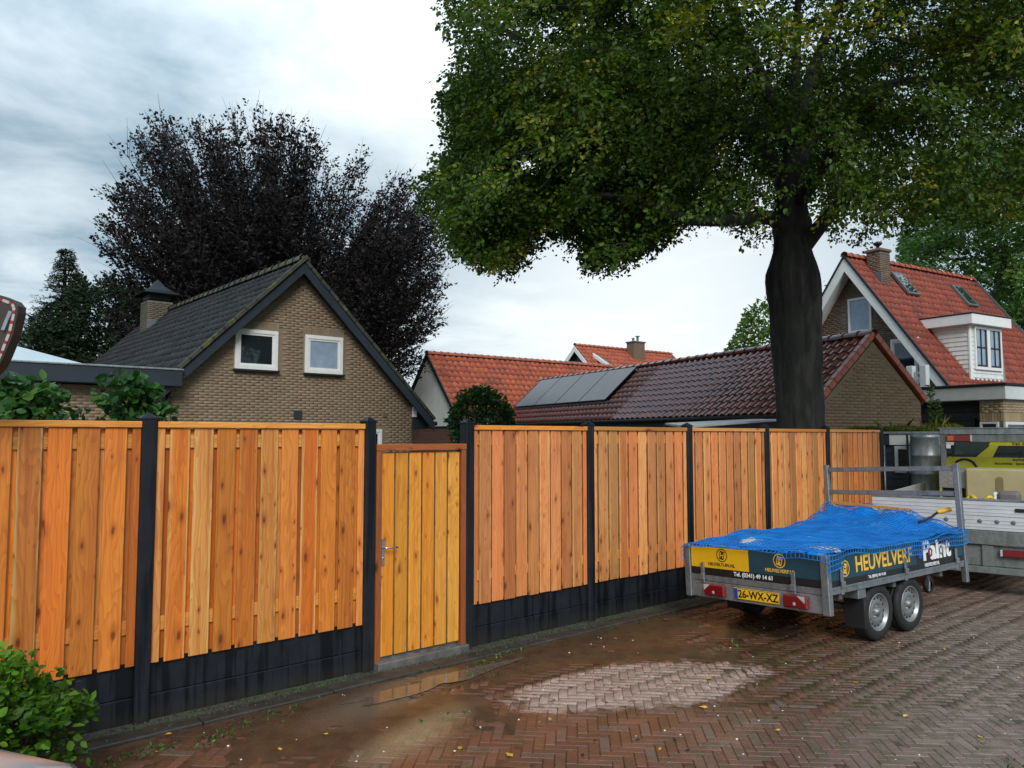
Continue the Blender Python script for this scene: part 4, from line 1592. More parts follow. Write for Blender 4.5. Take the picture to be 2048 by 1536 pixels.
# ---------------------------------------------------------------- orange roofed house in the middle
def middle_house():
    D = 36.0
    A = atd(858, 706, D)
    rz = R(-4) - R(90)
    h = thing('barn_house', 'orange pantile roofed house with plain white boarded gable beyond the garage', 'building', (A[0], A[1], 0), rz)
    H = A[2]
    # local x: right seen from the gable
    s = 1.15; xe = 2.33; L = 13.0; wm = 2.13
    MB().prism([(-wm, -.05), (wm, -.05), (wm, H - .14 - s * wm), (0, H - .14), (-wm, H - .14 - s * wm)], 1, 0, L).build('wall', M['mortar_dark'], h)
    zb = 2.44
    g = MB()
    x = -wm
    while x < wm - .01:
        xa, xb = x, min(x + .53, wm)
        top = lambda q: H - .16 - s * abs(q)
        pts = [(xa + .003, zb), (xb - .003, zb), (xb - .003, top(xb))]
        if xa < 0 < xb: pts.append((0, top(0)))
        pts.append((xa + .003, top(xa)))
        MB().prism(pts, 1, -.03, -.002).build('wall_sheet', M['white_clad'], h)
        x += .53
    brick_wall(h, (-wm, 0, 1.2), (1, 0, 0), lambda x, z: True, 2 * wm, 1.22, M['brick_red'])
    MB().box(-wm, wm, -.05, -.001, zb - .05, zb - .002).build('drip_board', M['dark'], h)
    for sg in (-1, 1):
        Sl = math.hypot(xe, s * xe)
        b = np.array([-sg * xe, 0, s * xe]) / Sl
        MB().prism([(0, H - .05), (sg * xe, H - .05 - s * xe), (sg * xe, H - .15 - s * xe), (0, H - .15)], 1, -.06, L).build('roof_deck', M['dark'], h)
        tile_roof(h, (sg * xe, -.09, H - .04 - s * xe), (0, 1, 0), b, L + .1, Sl, .32, .36, M['tile_orange'], lambda w, e: pantile(w, e, .04, .03, .035))
        MB().prism([(0, H + .02), (sg * xe, H + .02 - s * xe), (sg * xe, H - .16 - s * xe), (0, H - .16)], 1, -.16, -.10).build('bargeboard', M['dark'], h)
    ridge_caps(h, (0, -.12, H - .02), (0, L, H - .02), 34, .13, M['tile_orange_ridge'])
    # vent cowl on the slope
    MB().lathe([(.09, 0), (.09, .45), (.17, .47), (.17, .75), (.02, .82)], 10, 2, (1.9, 5.3, H - s * 1.9 - .05)).build('vent_cowl', M['black_metal'], h, True)
    # farther house with brown-red roof, small dark gable and chimney
    D = 54.0
    A = atd(1157, 690, D)
    h2 = thing('far_house', 'distant house with brown-red tiled roof, white-edged dark gable and chimney', 'building', (A[0], A[1], 0), rz)
    H = A[2]; s = .95; xe = 4.4; L = 9.6
    MB().prism([(-4.1, -.05), (4.1, -.05), (4.1, H - .2 - s * 4.1), (0, H - .2), (-4.1, H - .2 - s * 4.1)], 1, 0, L).build('wall', M['dark_clad'], h2)
    for sg in (-1, 1):
        Sl = math.hypot(xe, s * xe)
        b = np.array([-sg * xe, 0, s * xe]) / Sl
        MB().prism([(0, H - .05), (sg * xe, H - .05 - s * xe), (sg * xe, H - .15 - s * xe), (0, H - .15)], 1, -.3, L).build('roof_deck', M['dark'], h2)
        tile_roof(h2, (sg * xe, -.35, H - .04 - s * xe), (0, 1, 0), b, L + .4, Sl, .36, .42, M['tile_orange'], pantile)
        MB().prism([(0, H - .12), (sg * xe, H - .12 - s * xe), (sg * xe, H - .48 - s * xe), (0, H - .48)], 1, -.40, -.34).build('bargeboard', M['white_paint'], h2)
    ridge_caps(h2, (0, -.35, H - .02), (0, L, H - .02), 22, .13, M['tile_orange_ridge'])
    # second gable wing towards us
    q = [(1.0, H - .75), (3.5, H - 2.2), (3.5, H - 3.2), (1.0, H - 3.2)]
    MB().prism(q, 1, .6, 1.0).build('grey_gable', M['lead'], h2)
    MB().prism([(.9, H - .62), (3.6, H - 2.18), (3.6, H - 2.42), (.9, H - .88)], 1, .5, .62).build('wing_bargeboard', M['white_paint'], h2)
    cx, cy = .45, 5.2
    ch = MB().cbox(cx - .4, cx + .4, cy - .55, cy + .55, H - 1.2, H + .45, .02).build('chimney', M['brick_brown'], h2)
    MB().cbox(cx - .46, cx + .46, cy - .62, cy + .62, H + .454, H + .56, .02).build('chimney_cap', M['lead'], ch)
    MB().lathe([(.09, H + .56), (.09, H + .95), (.2, H + .97), (.2, H + 1.0)], 10, 2, (cx, cy + .2, 0)).build('flue', M['zinc'], ch, True)
    MB().lathe([(.09, H + .56), (.09, H + .75), (.14, H + .78), (.02, H + .88)], 10, 2, (cx, cy - .25, 0)).build('flue', M['zinc'], ch, True)


middle_house()

# ================================================================== VEHICLES AND YARD THINGS ON THE RIGHT
YARD_RZ = R(12) - R(90)


def text(body, size, mat, parent, loc, rot, name='lettering', extr=.0012, bold=0.0, sx=1.0, align='CENTER'):
    cu = bpy.data.curves.new(name, 'FONT')
    cu.body = body; cu.size = size; cu.extrude = extr; cu.align_x = align; cu.align_y = 'CENTER'
    cu.offset = bold; cu.resolution_u = 3
    o = bpy.data.objects.new(name, cu)
    COL.objects.link(o)
    bpy.context.view_layer.update()
    me = bpy.data.meshes.new_from_object(o.evaluated_get(bpy.context.evaluated_depsgraph_get()))
    bpy.data.objects.remove(o)
    bpy.data.curves.remove(cu)
    me.materials.clear(); me.materials.append(mat)
    return link(name, me, parent, loc, rot, (sx, 1, 1))


M['yellow_print'] = simple('yellow_print', (.80, .44, .01), .35, var=.15)
M['teal_print'] = simple('teal_print', (.012, .06, .085), .35, var=.25)
M['black_print'] = simple('black_print', (.012, .012, .014), .35, var=.15)
M['gold_print'] = simple('gold_print', (.85, .50, .05), .4, var=.15)
M['white_print'] = simple('white_print', (.82, .82, .82), .4, var=.15)
M['navy'] = simple('navy', (.012, .016, .05), .4)
M['plate_yellow'] = simple('plate_yellow', (.90, .52, .02), .3, var=.1)
M['plate_blue'] = simple('plate_blue', (.01, .06, .45), .3, var=.1)
M['lamp_red'] = simple('lamp_red', (.20, .006, .010), .2, var=.3, coat=.6)
M['lamp_orange'] = simple('lamp_orange', (.6, .12, .01), .2, var=.2, coat=.6)
M['lamp_clear'] = simple('lamp_clear', (.5, .5, .5), .2, var=.2, coat=.5)
M['tarp'] = simple('tarp', (.006, .34, .95), .25, var=.4, scale=3.5, col2=(.004, .13, .62), bmp=.25, bscale=6, coat=.2)
M['net'] = simple('net', (.012, .15, .46), .4, var=.5, scale=5, col2=(.03, .30, .70))
M['pale_pack'] = simple('pale_pack', (.50, .55, .58), .6, var=.3)
M['body_yellow'] = simple('body_yellow', (.62, .60, .01), .3, var=.15, coat=.5)
M['beige'] = simple('beige', (.50, .42, .22), .55, var=.35, scale=2.5, col2=(.32, .27, .14))
M['checker'] = simple('checker', (.40, .38, .36), .4, .5, var=.5, scale=30, bmp=.5, bscale=35)
M['strap'] = simple('strap', (.75, .55, .02), .6, var=.3)
M['grey_bag'] = simple('grey_bag', (.16, .145, .15), .7, var=.3)
M['handle_yellow'] = simple('handle_yellow', (.80, .42, .01), .35, var=.15)


def wheel(parent, loc, r=.275, w=.16, side=-1, flat_rim=True):
    """wheel turning about local y; outer face towards side"""
    t = MB()
    prof = [(r * .66, -w / 2 + .012), (r * .74, -w / 2), (r * .93, -w / 2 + .004), (r * .985, -w / 2 + .02), (r, -w / 2 + .04), (r, -.022), (r - .009, -.020), (r - .009, -.014), (r, -.012),
            (r, .012), (r - .009, .014), (r - .009, .020), (r, .022), (r, w / 2 - .04), (r * .985, w / 2 - .02), (r * .93, w / 2 - .004), (r * .74, w / 2), (r * .66, w / 2 - .012)]
    ty = t.lathe(prof, 40, 1).build('wheel', M['rubber'], parent, True, loc=loc)
    s = side
    ri = MB().lathe([(r * .67, s * (w / 2 - .012)), (r * .655, s * (w / 2 - .004)), (r * .625, s * (w / 2 - .008)), (r * .60, s * (w / 2 - .035)), (r * .545, s * (w / 2 - .045)),
                     (r * .42, s * (w / 2 - .028)), (r * .34, s * (w / 2 - .018)), (r * .26, s * (w / 2 - .030)), (r * .20, s * (w / 2 - .034)), (r * .12, s * (w / 2 - .034)), (r * .11, s * (w / 2 - .008)), (0.001, s * (w / 2 - .006))], 40, 1)
    ri.build('rim', M['rim'], ty, True)
    hol = MB()
    for k in range(14):
        a = 2 * math.pi * k / 14
        c = (math.cos(a) * r * .485, s * (w / 2 - .0345), math.sin(a) * r * .485)
        hol.tube([(c[0], c[1] + s * .0035, c[2]), (c[0], c[1] - s * .02, c[2])], r * .042, 8)
    tag(hol.build('vent_hole', M['dark'], ty), kind='stuff')
    nuts = MB()
    for k in range(5):
        a = 2 * math.pi * k / 5 + .3
        nuts.tube([(math.cos(a) * r * .19, s * (w / 2 - .036), math.sin(a) * r * .19), (math.cos(a) * r * .19, s * (w / 2 - .020), math.sin(a) * r * .19)], .009, 6)
    tag(nuts.build('wheel_nut', M['steel'], ty), kind='stuff')
    return ty


def trailer():
    ang = R(-4.2)
    u = np.array([math.cos(ang), math.sin(ang), 0]); v = np.array([-math.sin(ang), math.cos(ang), 0])
    O = np.array([6.905, 4.285, 0]) + v * .045
    t = thing('flatbed_trailer', 'small twin-axle galvanised trailer with printed boards and yellow number plate', 'trailer', tuple(O), ang)
    ROLL = R(-2.6)
    piv = Matrix.Translation((0, 0, .5)) @ Matrix.Rotation(ROLL, 4, 'X') @ Matrix.Translation((0, 0, -.5))

    def body(o, parented=True):
        o.matrix_local = piv @ o.matrix_local if o.parent is t else o.matrix_local
        return o

    def part(mb, name, mat, smooth=False):
        o = mb.build(name, M[mat], t, smooth)
        o.matrix_local = piv.copy()
        return o
    HW, LX = .80, 2.75
    zr0, zr1 = .512, .574
    zb = .868
    # bed frame rails
    for y in (-1, 1):
        m = MB().cbox(.05, LX - .05, y * HW - .02, y * HW + .02, zr0, zr1, .004)
        m.cbox(.05, LX - .05, y * (HW + .012) - .012, y * (HW + .012) + .012, zr1 - .018, zr1 + .004, .003)
        part(m, 'bed_rail', 'galv')
    part(MB().cbox(-.01, .03, -HW + .03, HW - .03, zr0, zr1, .004), 'bed_rail', 'galv')
    part(MB().cbox(LX - .03, LX + .01, -HW + .03, HW - .03, zr0, zr1, .004), 'bed_rail', 'galv')
    part(MB().box(.03, LX - .03, -HW + .022, HW - .022, zr1 - .03, zr1 - .008), 'floor', 'dark')
    # chassis beams + axles
    ch = MB()
    for y in (-.42, .42):
        ch.cbox(.05, LX, y - .03, y + .03, .40, .51, .004)
    for x in (.3, 1.3, 2.3):
        ch.cbox(x - .03, x + .03, -.75, .75, .44, .51, .004)
    part(ch, 'chassis', 'galv_old')
    for x in (.935, 1.56):
        MB().tube([(x, -.66, .275), (x, .66, .275)], .035, 10).build('axle', M['galv_old'], t, True)
        for s in (-1, 1):
            wheel(t, (x, s * .70, .275), .275, .165, s)
    # corner posts and boards
    for x in (.0, LX):
        for y in (-1, 1):
            top = .88 if x == 0 else 1.66
            m = MB()
            if x == 0:
                m.cbox(-.03, .035, y * HW - .038, y * HW + .038, .335, top, .006)
                m.cbox(-.038, .03, y * HW - .045, y * HW + .045, .60, .72, .004) if False else None
            else:
                m.cbox(-.03 + x, .03 + x, y * HW - .03, y * HW + .03, .335, top, .006)
            part(m, 'corner_post', 'galv')
    for y in (-1, 1):
        part(MB().cbox(.045, LX - .04, y * HW - .0125, y * HW + .0125, zr1 + .006, zb, .003), 'side_board', 'teal_print')
    part(MB().cbox(-.0125, .0125, -HW + .045, HW - .045, zr1 + .006, zb, .003), 'tail_board', 'teal_print')
    part(MB().cbox(LX - .0125, LX + .0125, -HW + .045, HW - .045, zr1 + .006, zb, .003), 'head_board', 'teal_print')
    # print on the tail board (facing -x)
    rx = (R(90), 0, R(-90))

    def flat_rear(y0, y1, z0, z1, name, mat, d=.0145):
        return part(MB().box(-d, -.0128, y0, y1, z0, z1), name, mat)
    flat_rear(-HW + .047, HW - .047, zr1 + .008, zr1 + .075, 'black_stripe', 'black_print')
    flat_rear(.025, HW - .047, zr1 + .077, zb - .004, 'yellow_field', 'yellow_print')

    def ptext(*a, **k):
        o = text(*a, **k)
        bpy.context.view_layer.update()
        o.matrix_local = piv @ o.matrix_local
        return o
    ptext('Tel. (0341) 49 14 61', .056, M['white_print'], t, (-.0150, -.02, zr1 + .04), rx, bold=.0015)
    ptext('HEUVELTUIN.NL', .046, M['black_print'], t, (-.0150, .36, zr1 + .118), rx, bold=.0008)
    ptext('HEUVELVERF.NL', .046, M['gold_print'], t, (-.0150, -.33, zr1 + .118), rx, bold=.0008)

    def badge(c, axis, fg, bg, r=.062):
        """round emblem with a slanted H in a tilted square"""
        m = MB()
        n = 28
        ring = []
        for rr in (r, r * .86):
            ring.append([(math.cos(2 * math.pi * k / n) * rr, math.sin(2 * math.pi * k / n) * rr) for k in range(n)])

        def P(a, b, d):
            if axis == 'rear': return (c[0] - d, c[1] - a, c[2] + b)
            return (c[0] + a, c[1] - d, c[2] + b)
        vs = [P(a, b, .0005) for a, b in ring[0]] + [P(a, b, .0005) for a, b in ring[1]]
        m.add(vs, [(k, (k + 1) % n, n + (k + 1) % n, n + k) for k in range(n)])
        part(m, 'emblem_ring', fg)
        q = r * .62
        rot = R(-14)
        sq = [(-q * .72, -q), (q * .72, -q), (q * .72, q), (-q * .72, q)]
        sq = [(a * math.cos(rot) - b * math.sin(rot), a * math.sin(rot) + b * math.cos(rot)) for a, b in sq]
        part(MB().add([P(a, b, .0006) for a, b in sq], [(0, 1, 2, 3)]), 'emblem_field', 'gold_print' if fg != 'black_print' else 'black_print')
        hm = MB()
        w = q * .2
        for xa, xb, za, zb_ in ((-q * .5, -q * .5 + w, -q * .7, q * .7), (q * .5 - w, q * .5, -q * .7, q * .7), (-q * .5 + w, q * .5 - w, -w * .5, w * .5)):
            pts = [(xa, za), (xb, za), (xb, zb_), (xa, zb_)]
            pts = [(a * math.cos(rot) - b * math.sin(rot), a * math.sin(rot) + b * math.cos(rot)) for a, b in pts]
            hm.add([P(a, b, .0011) for a, b in pts], [(0, 1, 2, 3)])
        part(hm, 'emblem_letter', bg)
    badge((-.0146, .35, zr1 + .215), 'rear', 'black_print', 'gold_print', .068)
    badge((-.0146, -.33, zr1 + .215), 'rear', 'gold_print', 'black_print', .068)
    # print on the right side board (facing -y)
    ys = -HW - .0146

    def flat_side(x0, x1, z0, z1, name, mat, d=.0):
        return part(MB().box(x0, x1, ys - d, ys + .0018, z0, z1), name, mat)
    flat_side(.05, LX - .05, zr1 + .008, zr1 + .062, 'black_stripe', 'black_print')
    ry = (R(90), 0, 0)
    ptext('HEUVELVERF', .205, M['gold_print'], t, (1.02, ys - .0008, zr1 + .168), ry, bold=.004, sx=.93)
    badge((.30, ys - .0004, zr1 + .155), 'side', 'gold_print', 'black_print', .075)
    ptext('Tel. (0341) 49 14 61', .04, M['white_print'], t, (.86, ys - .0008, zr1 + .035), ry, bold=.001)
    ptext('HEUVELVERF.NL', .05, M['white_print'], t, (1.98, ys - .0008, zr1 + .035), ry, bold=.001, sx=.9)
    flat_side(1.66, 2.52, zr1 + .064, zb - .004, 'picture_field', 'black_print', .0002)
    ptext('Paint', .27, M['white_print'], t, (2.10, ys - .0010, zr1 + .175), ry, bold=.012, sx=1.15)
    for x0, mat in ((1.74, 'plate_blue'), (1.95, 'lamp_red'), (2.2, 'zinc')):
        part(MB().lathe([(.05, 0), (.0, .0004)], 16, 1, (x0, ys - .0024, zr1 + .16)), 'picture_spot', mat)
    # board catches
    for x in (.22, 1.40, 2.52):
        for y in (-1, 1):
            m = MB().cbox(x - .022, x + .022, y * (HW + .024) - .007, y * (HW + .024) + .007, zr0 - .012, zr1 + .15, .003)
            m.cbox(x - .028, x + .028, y * (HW + .036) - .010, y * (HW + .036) + .010, zr1 - .01, zr1 + .05, .003)
            part(m, 'board_catch', 'galv')
    for y in (.60, -.475):
        m = MB().cbox(-.030, -.016, y - .022, y + .022, zr0 - .02, zr1 + .13, .003)
        m.cbox(-.045, -.02, y - .028, y + .028, zr1 - .05, zr1 + .01, .003)
        part(m, 'board_catch', 'galv')
    # rear apron, plate, lamps
    part(MB().cbox(-.012, -.004, -HW + .04, HW - .04, .345, .508, .002), 'rear_apron', 'zinc')
    pl = part(MB().cbox(-.020, -.0135, -.305, .215, .372, .482, .002), 'number_plate', 'plate_yellow')
    o = MB().box(-.0215, -.0203, .170, .213, .375, .479).build('euro_band', M['plate_blue'], pl)
    text('26-WX-XZ', .105, M['black_print'], pl, (-.0210, -.066, .425), rx, bold=.002, sx=.93, name='plate_lettering')
    bd_ = MB()
    bd_.box(-.0212, -.0202, -.302, .168, .374, .378).box(-.0212, -.0202, -.302, .168, .476, .480)
    bd_.build('plate_border', M['black_print'], pl)
    for y0, y1 in ((.315, .575), (-.625, -.365)):
        lp = part(MB().cbox(-.06, -.0125, y0, y1, .372, .490, .012), 'tail_lamp', 'lamp_red')
        MB().prism([(y0 + (.17 if y0 > 0 else .02), .488), (y0 + (.25 if y0 > 0 else .10), .488), (y0 + (.25 if y0 > 0 else .02), .425)], 0, -.062, -.0605).build('clear_lens', M['lamp_clear'], lp)
        MB().lathe([(.016, -.0625), (.012, -.064), (0, -.0645)], 12, 0, (0, (y0 + y1) / 2, .412)).build('reflector', M['lamp_clear'], lp)
    # mudguards and flaps
    for s in (-1, 1):
        y = s * .70
        part(MB().cbox(.52, .66, y - .10, y + .10, .42, .515, .004), 'guard_bracket', 'galv')
        part(MB().cbox(.60, .612, y - .105, y + .105, .13, .42, .004), 'mud_flap', 'rubber')
        part(MB().tube([(2.08, y, .47), (2.12, y, .40), (2.10, y, .30)], .012, 6), 'tie_hook', 'galv')
    # drawbar with coupling and jockey wheel
    m = MB()
    m.bar((LX, -.38, .46), (LX + 1.15, 0, .43), .07, .08); m.bar((LX, .38, .46), (LX + 1.15, 0, .43), .07, .08)
    part(m, 'drawbar', 'galv')
    MB().tube([(LX + 1.15, 0, .43), (LX + 1.4, 0, .44)], .05, 10).build('coupling', M['black_metal'], t, True)
    m = MB().tube([(LX + 1.0, .08, .75), (LX + 1.0, .08, .18)], .028, 10)
    m.build('jockey_post', M['galv'], t, True)
    MB().lathe([(.05, -.025), (.10, -.025), (.10, .025), (.05, .025)], 20, 1, (LX + 1.0, .08, .10)).build('jockey_wheel', M['rubber'], t, True)
    # ladder rack at the front
    r_ = MB()
    for z in (1.60, 1.315):
        r_.cbox(LX - .018, LX + .018, -HW + .031, HW - .031, z - .028, z + .028, .004)
    part(r_, 'rack_bar', 'galv')
    # ---- tarp, net and load are things of their own
    ctrl = np.array([
        (0, -.80, .885), (0, -.3, .880), (0, .2, .885), (0, .80, .872),
        (.9, -.80, .885), (1.8, -.80, .885), (2.6, -.80, .90), (2.75, -.8, .92),
        (.5, .80, .90), (1.0, .72, .955), (1.25, .8, .915), (1.7, .80, .915), (2.2, .80, .97), (2.5, .80, 1.05), (2.74, .80, 1.19),
        (2.75, .3, 1.17), (2.72, -.15, 1.12), (2.72, -.5, 1.01), (2.45, .2, 1.0),
        (1.2, 0, .905), (1.9, .1, .93), (2.15, .25, .93), (.45, .35, .93), (.55, -.45, .93), (.25, -.62, .935), (1.2, -.5, .88), (1.9, -.5, .885), (1.5, .5, .92)])

    def hgt(x, y):
        d = (x[..., None] - ctrl[:, 0]) ** 2 + (y[..., None] - ctrl[:, 1]) ** 2
        w = 1 / (d + .012) ** 1.6
        return (w * ctrl[:, 2]).sum(-1) / w.sum(-1)
    def frame_obj(o):
        o.location = O; o.rotation_euler = (0, 0, ang)
        o.matrix_basis = Matrix.Translation(O) @ Matrix.Rotation(ang, 4, 'Z') @ piv
        return o
    nx, ny = 70, 44
    X, Y = np.meshgrid(np.linspace(.03, LX - .02, nx), np.linspace(-HW + .03, HW - .03, ny))
    pn = np.stack([X.ravel(), Y.ravel(), 0 * X.ravel()], 1)
    rid = 1 - np.abs(fbm(pn * np.array([1, 2.2, 1]), 3.2, 15, 3).reshape(X.shape) * 2 - 1)
    Z = hgt(X, Y) - .022 + (fbm(pn, 4, 5, 3).reshape(X.shape) - .5) * .04 + (rid ** 5) * .030 - .012
    V = np.stack([X, Y, Z], -1).reshape(-1, 3)
    i = np.arange(nx * ny).reshape(ny, nx)
    Fc = np.stack([i[:-1, :-1], i[:-1, 1:], i[1:, 1:], i[1:, :-1]], -1).reshape(-1, 4)
    me = raw_mesh('tarp', V, Fc, M['tarp'])
    me.polygons.foreach_set('use_smooth', [True] * len(me.polygons))
    tp = frame_obj(link('tarp', me))
    tag(tp, 'bright blue tarpaulin covering the load of the small trailer', 'tarpaulin')
    # net: single cords knotted in a grid, draped over the boards
    cell = .046
    us = np.arange(-.10, LX + .06, cell)
    vs = np.arange(-HW - .19, HW + .19, cell)
    U, W = np.meshgrid(us, vs)
    ov_y = np.clip(np.abs(W) - HW - .03, 0, None); ov_x = np.clip(-.03 - U, 0, None); ov_f = np.clip(U - LX, 0, None) * 0
    yy = np.clip(W, -HW - .03, HW + .03); xx = np.clip(U, -.03, LX + .02)
    pn = np.stack([U.ravel(), W.ravel(), 0 * U.ravel()], 1)
    zz = hgt(np.clip(xx, 0, LX), np.clip(yy, -HW, HW)) + .010 + (fbm(pn, 7, 9, 2).reshape(U.shape) - .5) * .02
    sag = ov_y * (1.0) + ov_x * 1.0
    zz = zz - sag
    yy = yy + np.sign(W) * np.where(ov_y > 0, .006 + .03 * fbm(pn, 5, 2, 2).reshape(U.shape), 0)
    xx = xx - np.where(ov_x > 0, .01 + .02 * fbm(pn, 5, 4, 2).reshape(U.shape), 0)
    V = np.stack([xx, yy, zz], -1)
    # ragged hem: how far the net hangs over each edge
    hem_y = .02 + .24 * fbm(np.stack([U.ravel() * 1.0, np.sign(W).ravel() * 3, 0 * U.ravel()], 1), 2.6, 6, 3).reshape(U.shape)
    hem_y = np.where((W < 0) & (U < .25), .19, hem_y)
    hem_x = .035 + .10 * np.clip((-W - .2) / .6, 0, 1) + .03 * fbm(pn, 4, 3, 2).reshape(U.shape)
    keep = (ov_y <= hem_y) & (ov_x <= hem_x)
    vv = []; ff = []
    th = .0042
    ny, nx = U.shape
    hvec = np.zeros_like(V); hvec[:, :-1] = V[:, 1:] - V[:, :-1]
    def ribbons(A, B, side, lift):
        n = len(A)
        q = np.stack([A - side * th, A + side * th, B + side * th, B - side * th], 1) + lift
        return q
    quads = []
    for dy, dx in ((0, 1), (1, 0)):
        A = V[:ny - dy, :nx - dx]; B = V[dy:, dx:]
        k = keep[:ny - dy, :nx - dx] & keep[dy:, dx:]
        A = A[k]; B = B[k]
        d = B - A; d /= np.linalg.norm(d, axis=1, keepdims=True) + 1e-9
        for ref in (np.array([0, 0, 1.0]), None):
            if ref is not None:
                s = np.cross(d, ref)
                bad = np.linalg.norm(s, axis=1) < .3
                s[bad] = np.array([1.0, 0, 0])
            else:
                s = np.cross(d, s1)
            s = s / (np.linalg.norm(s, axis=1, keepdims=True) + 1e-9)
            s1 = s
            quads.append(ribbons(A, B, s, 0))
    Q = np.concatenate(quads).reshape(-1, 3)
    me = raw_mesh('cargo_net', Q, np.arange(len(Q)).reshape(-1, 4), M['net'])
    nt = frame_obj(link('cargo_net', me))
    tag(nt, 'dark blue mesh net stretched over the tarpaulin and hanging over the trailer boards', 'net')
    # pale packs showing through at the rear
    for k, (x, y, s) in enumerate(((.42, .30, .20), (.30, -.60, .15), (1.05, .02, .12))):
        m = MB().lathe([(s, 0), (s * .92, .03), (s * .6, .055), (.001, .065)], 16, 2)
        z = float(hgt(np.array([x]), np.array([y]))[0])
        o = m.build('pale_bundle', M['pale_pack'], None, True)
        frame_obj(o); o.matrix_basis = o.matrix_basis @ Matrix.Translation((x, y, z - .052)) @ Matrix.Rotation(.4 + k, 4, 'Z') @ Matrix.Diagonal((1.3, .7, 1, 1))
        tag(o, ['pale rounded bundle under the net near the left rear of the trailer', 'pale rounded bundle under the net at the right rear corner', 'small pale bundle poking through the middle of the tarpaulin'][k], 'bundle', 'bundles under the net')
    # garden tool with a yellow grip sticking out over the front
    a = np.array([2.40, -.48, 1.03]); b = np.array([2.86, -.62, 1.155])
    tl = thing('garden_tool', 'long handled tool with black shaft and yellow grip on the trailer load', 'tool', tuple(O), ang)
    s = MB().tube([tuple(a), tuple((a * .6 + b * .4)), tuple(b - np.array([.18, -.05, .02]))], .014, 8).build('shaft', M['black_metal'], tl, True)
    MB().tube([tuple(b - np.array([.2, -.055, .022])), tuple(b - np.array([.18, -.05, .02])), tuple(b)], [.016, .026, .026], 10).build('grip', M['handle_yellow'], tl, True)
    # wooden slat along the front of the load
    sl = MB().bar((2.70, .72, 1.185), (2.70, -.25, 1.12), .03, .03).build('timber_batten', M['rail_wood'])
    frame_obj(sl)
    tag(sl, 'thin yellowish timber batten along the front edge of the blue tarpaulin', 'batten')


trailer()


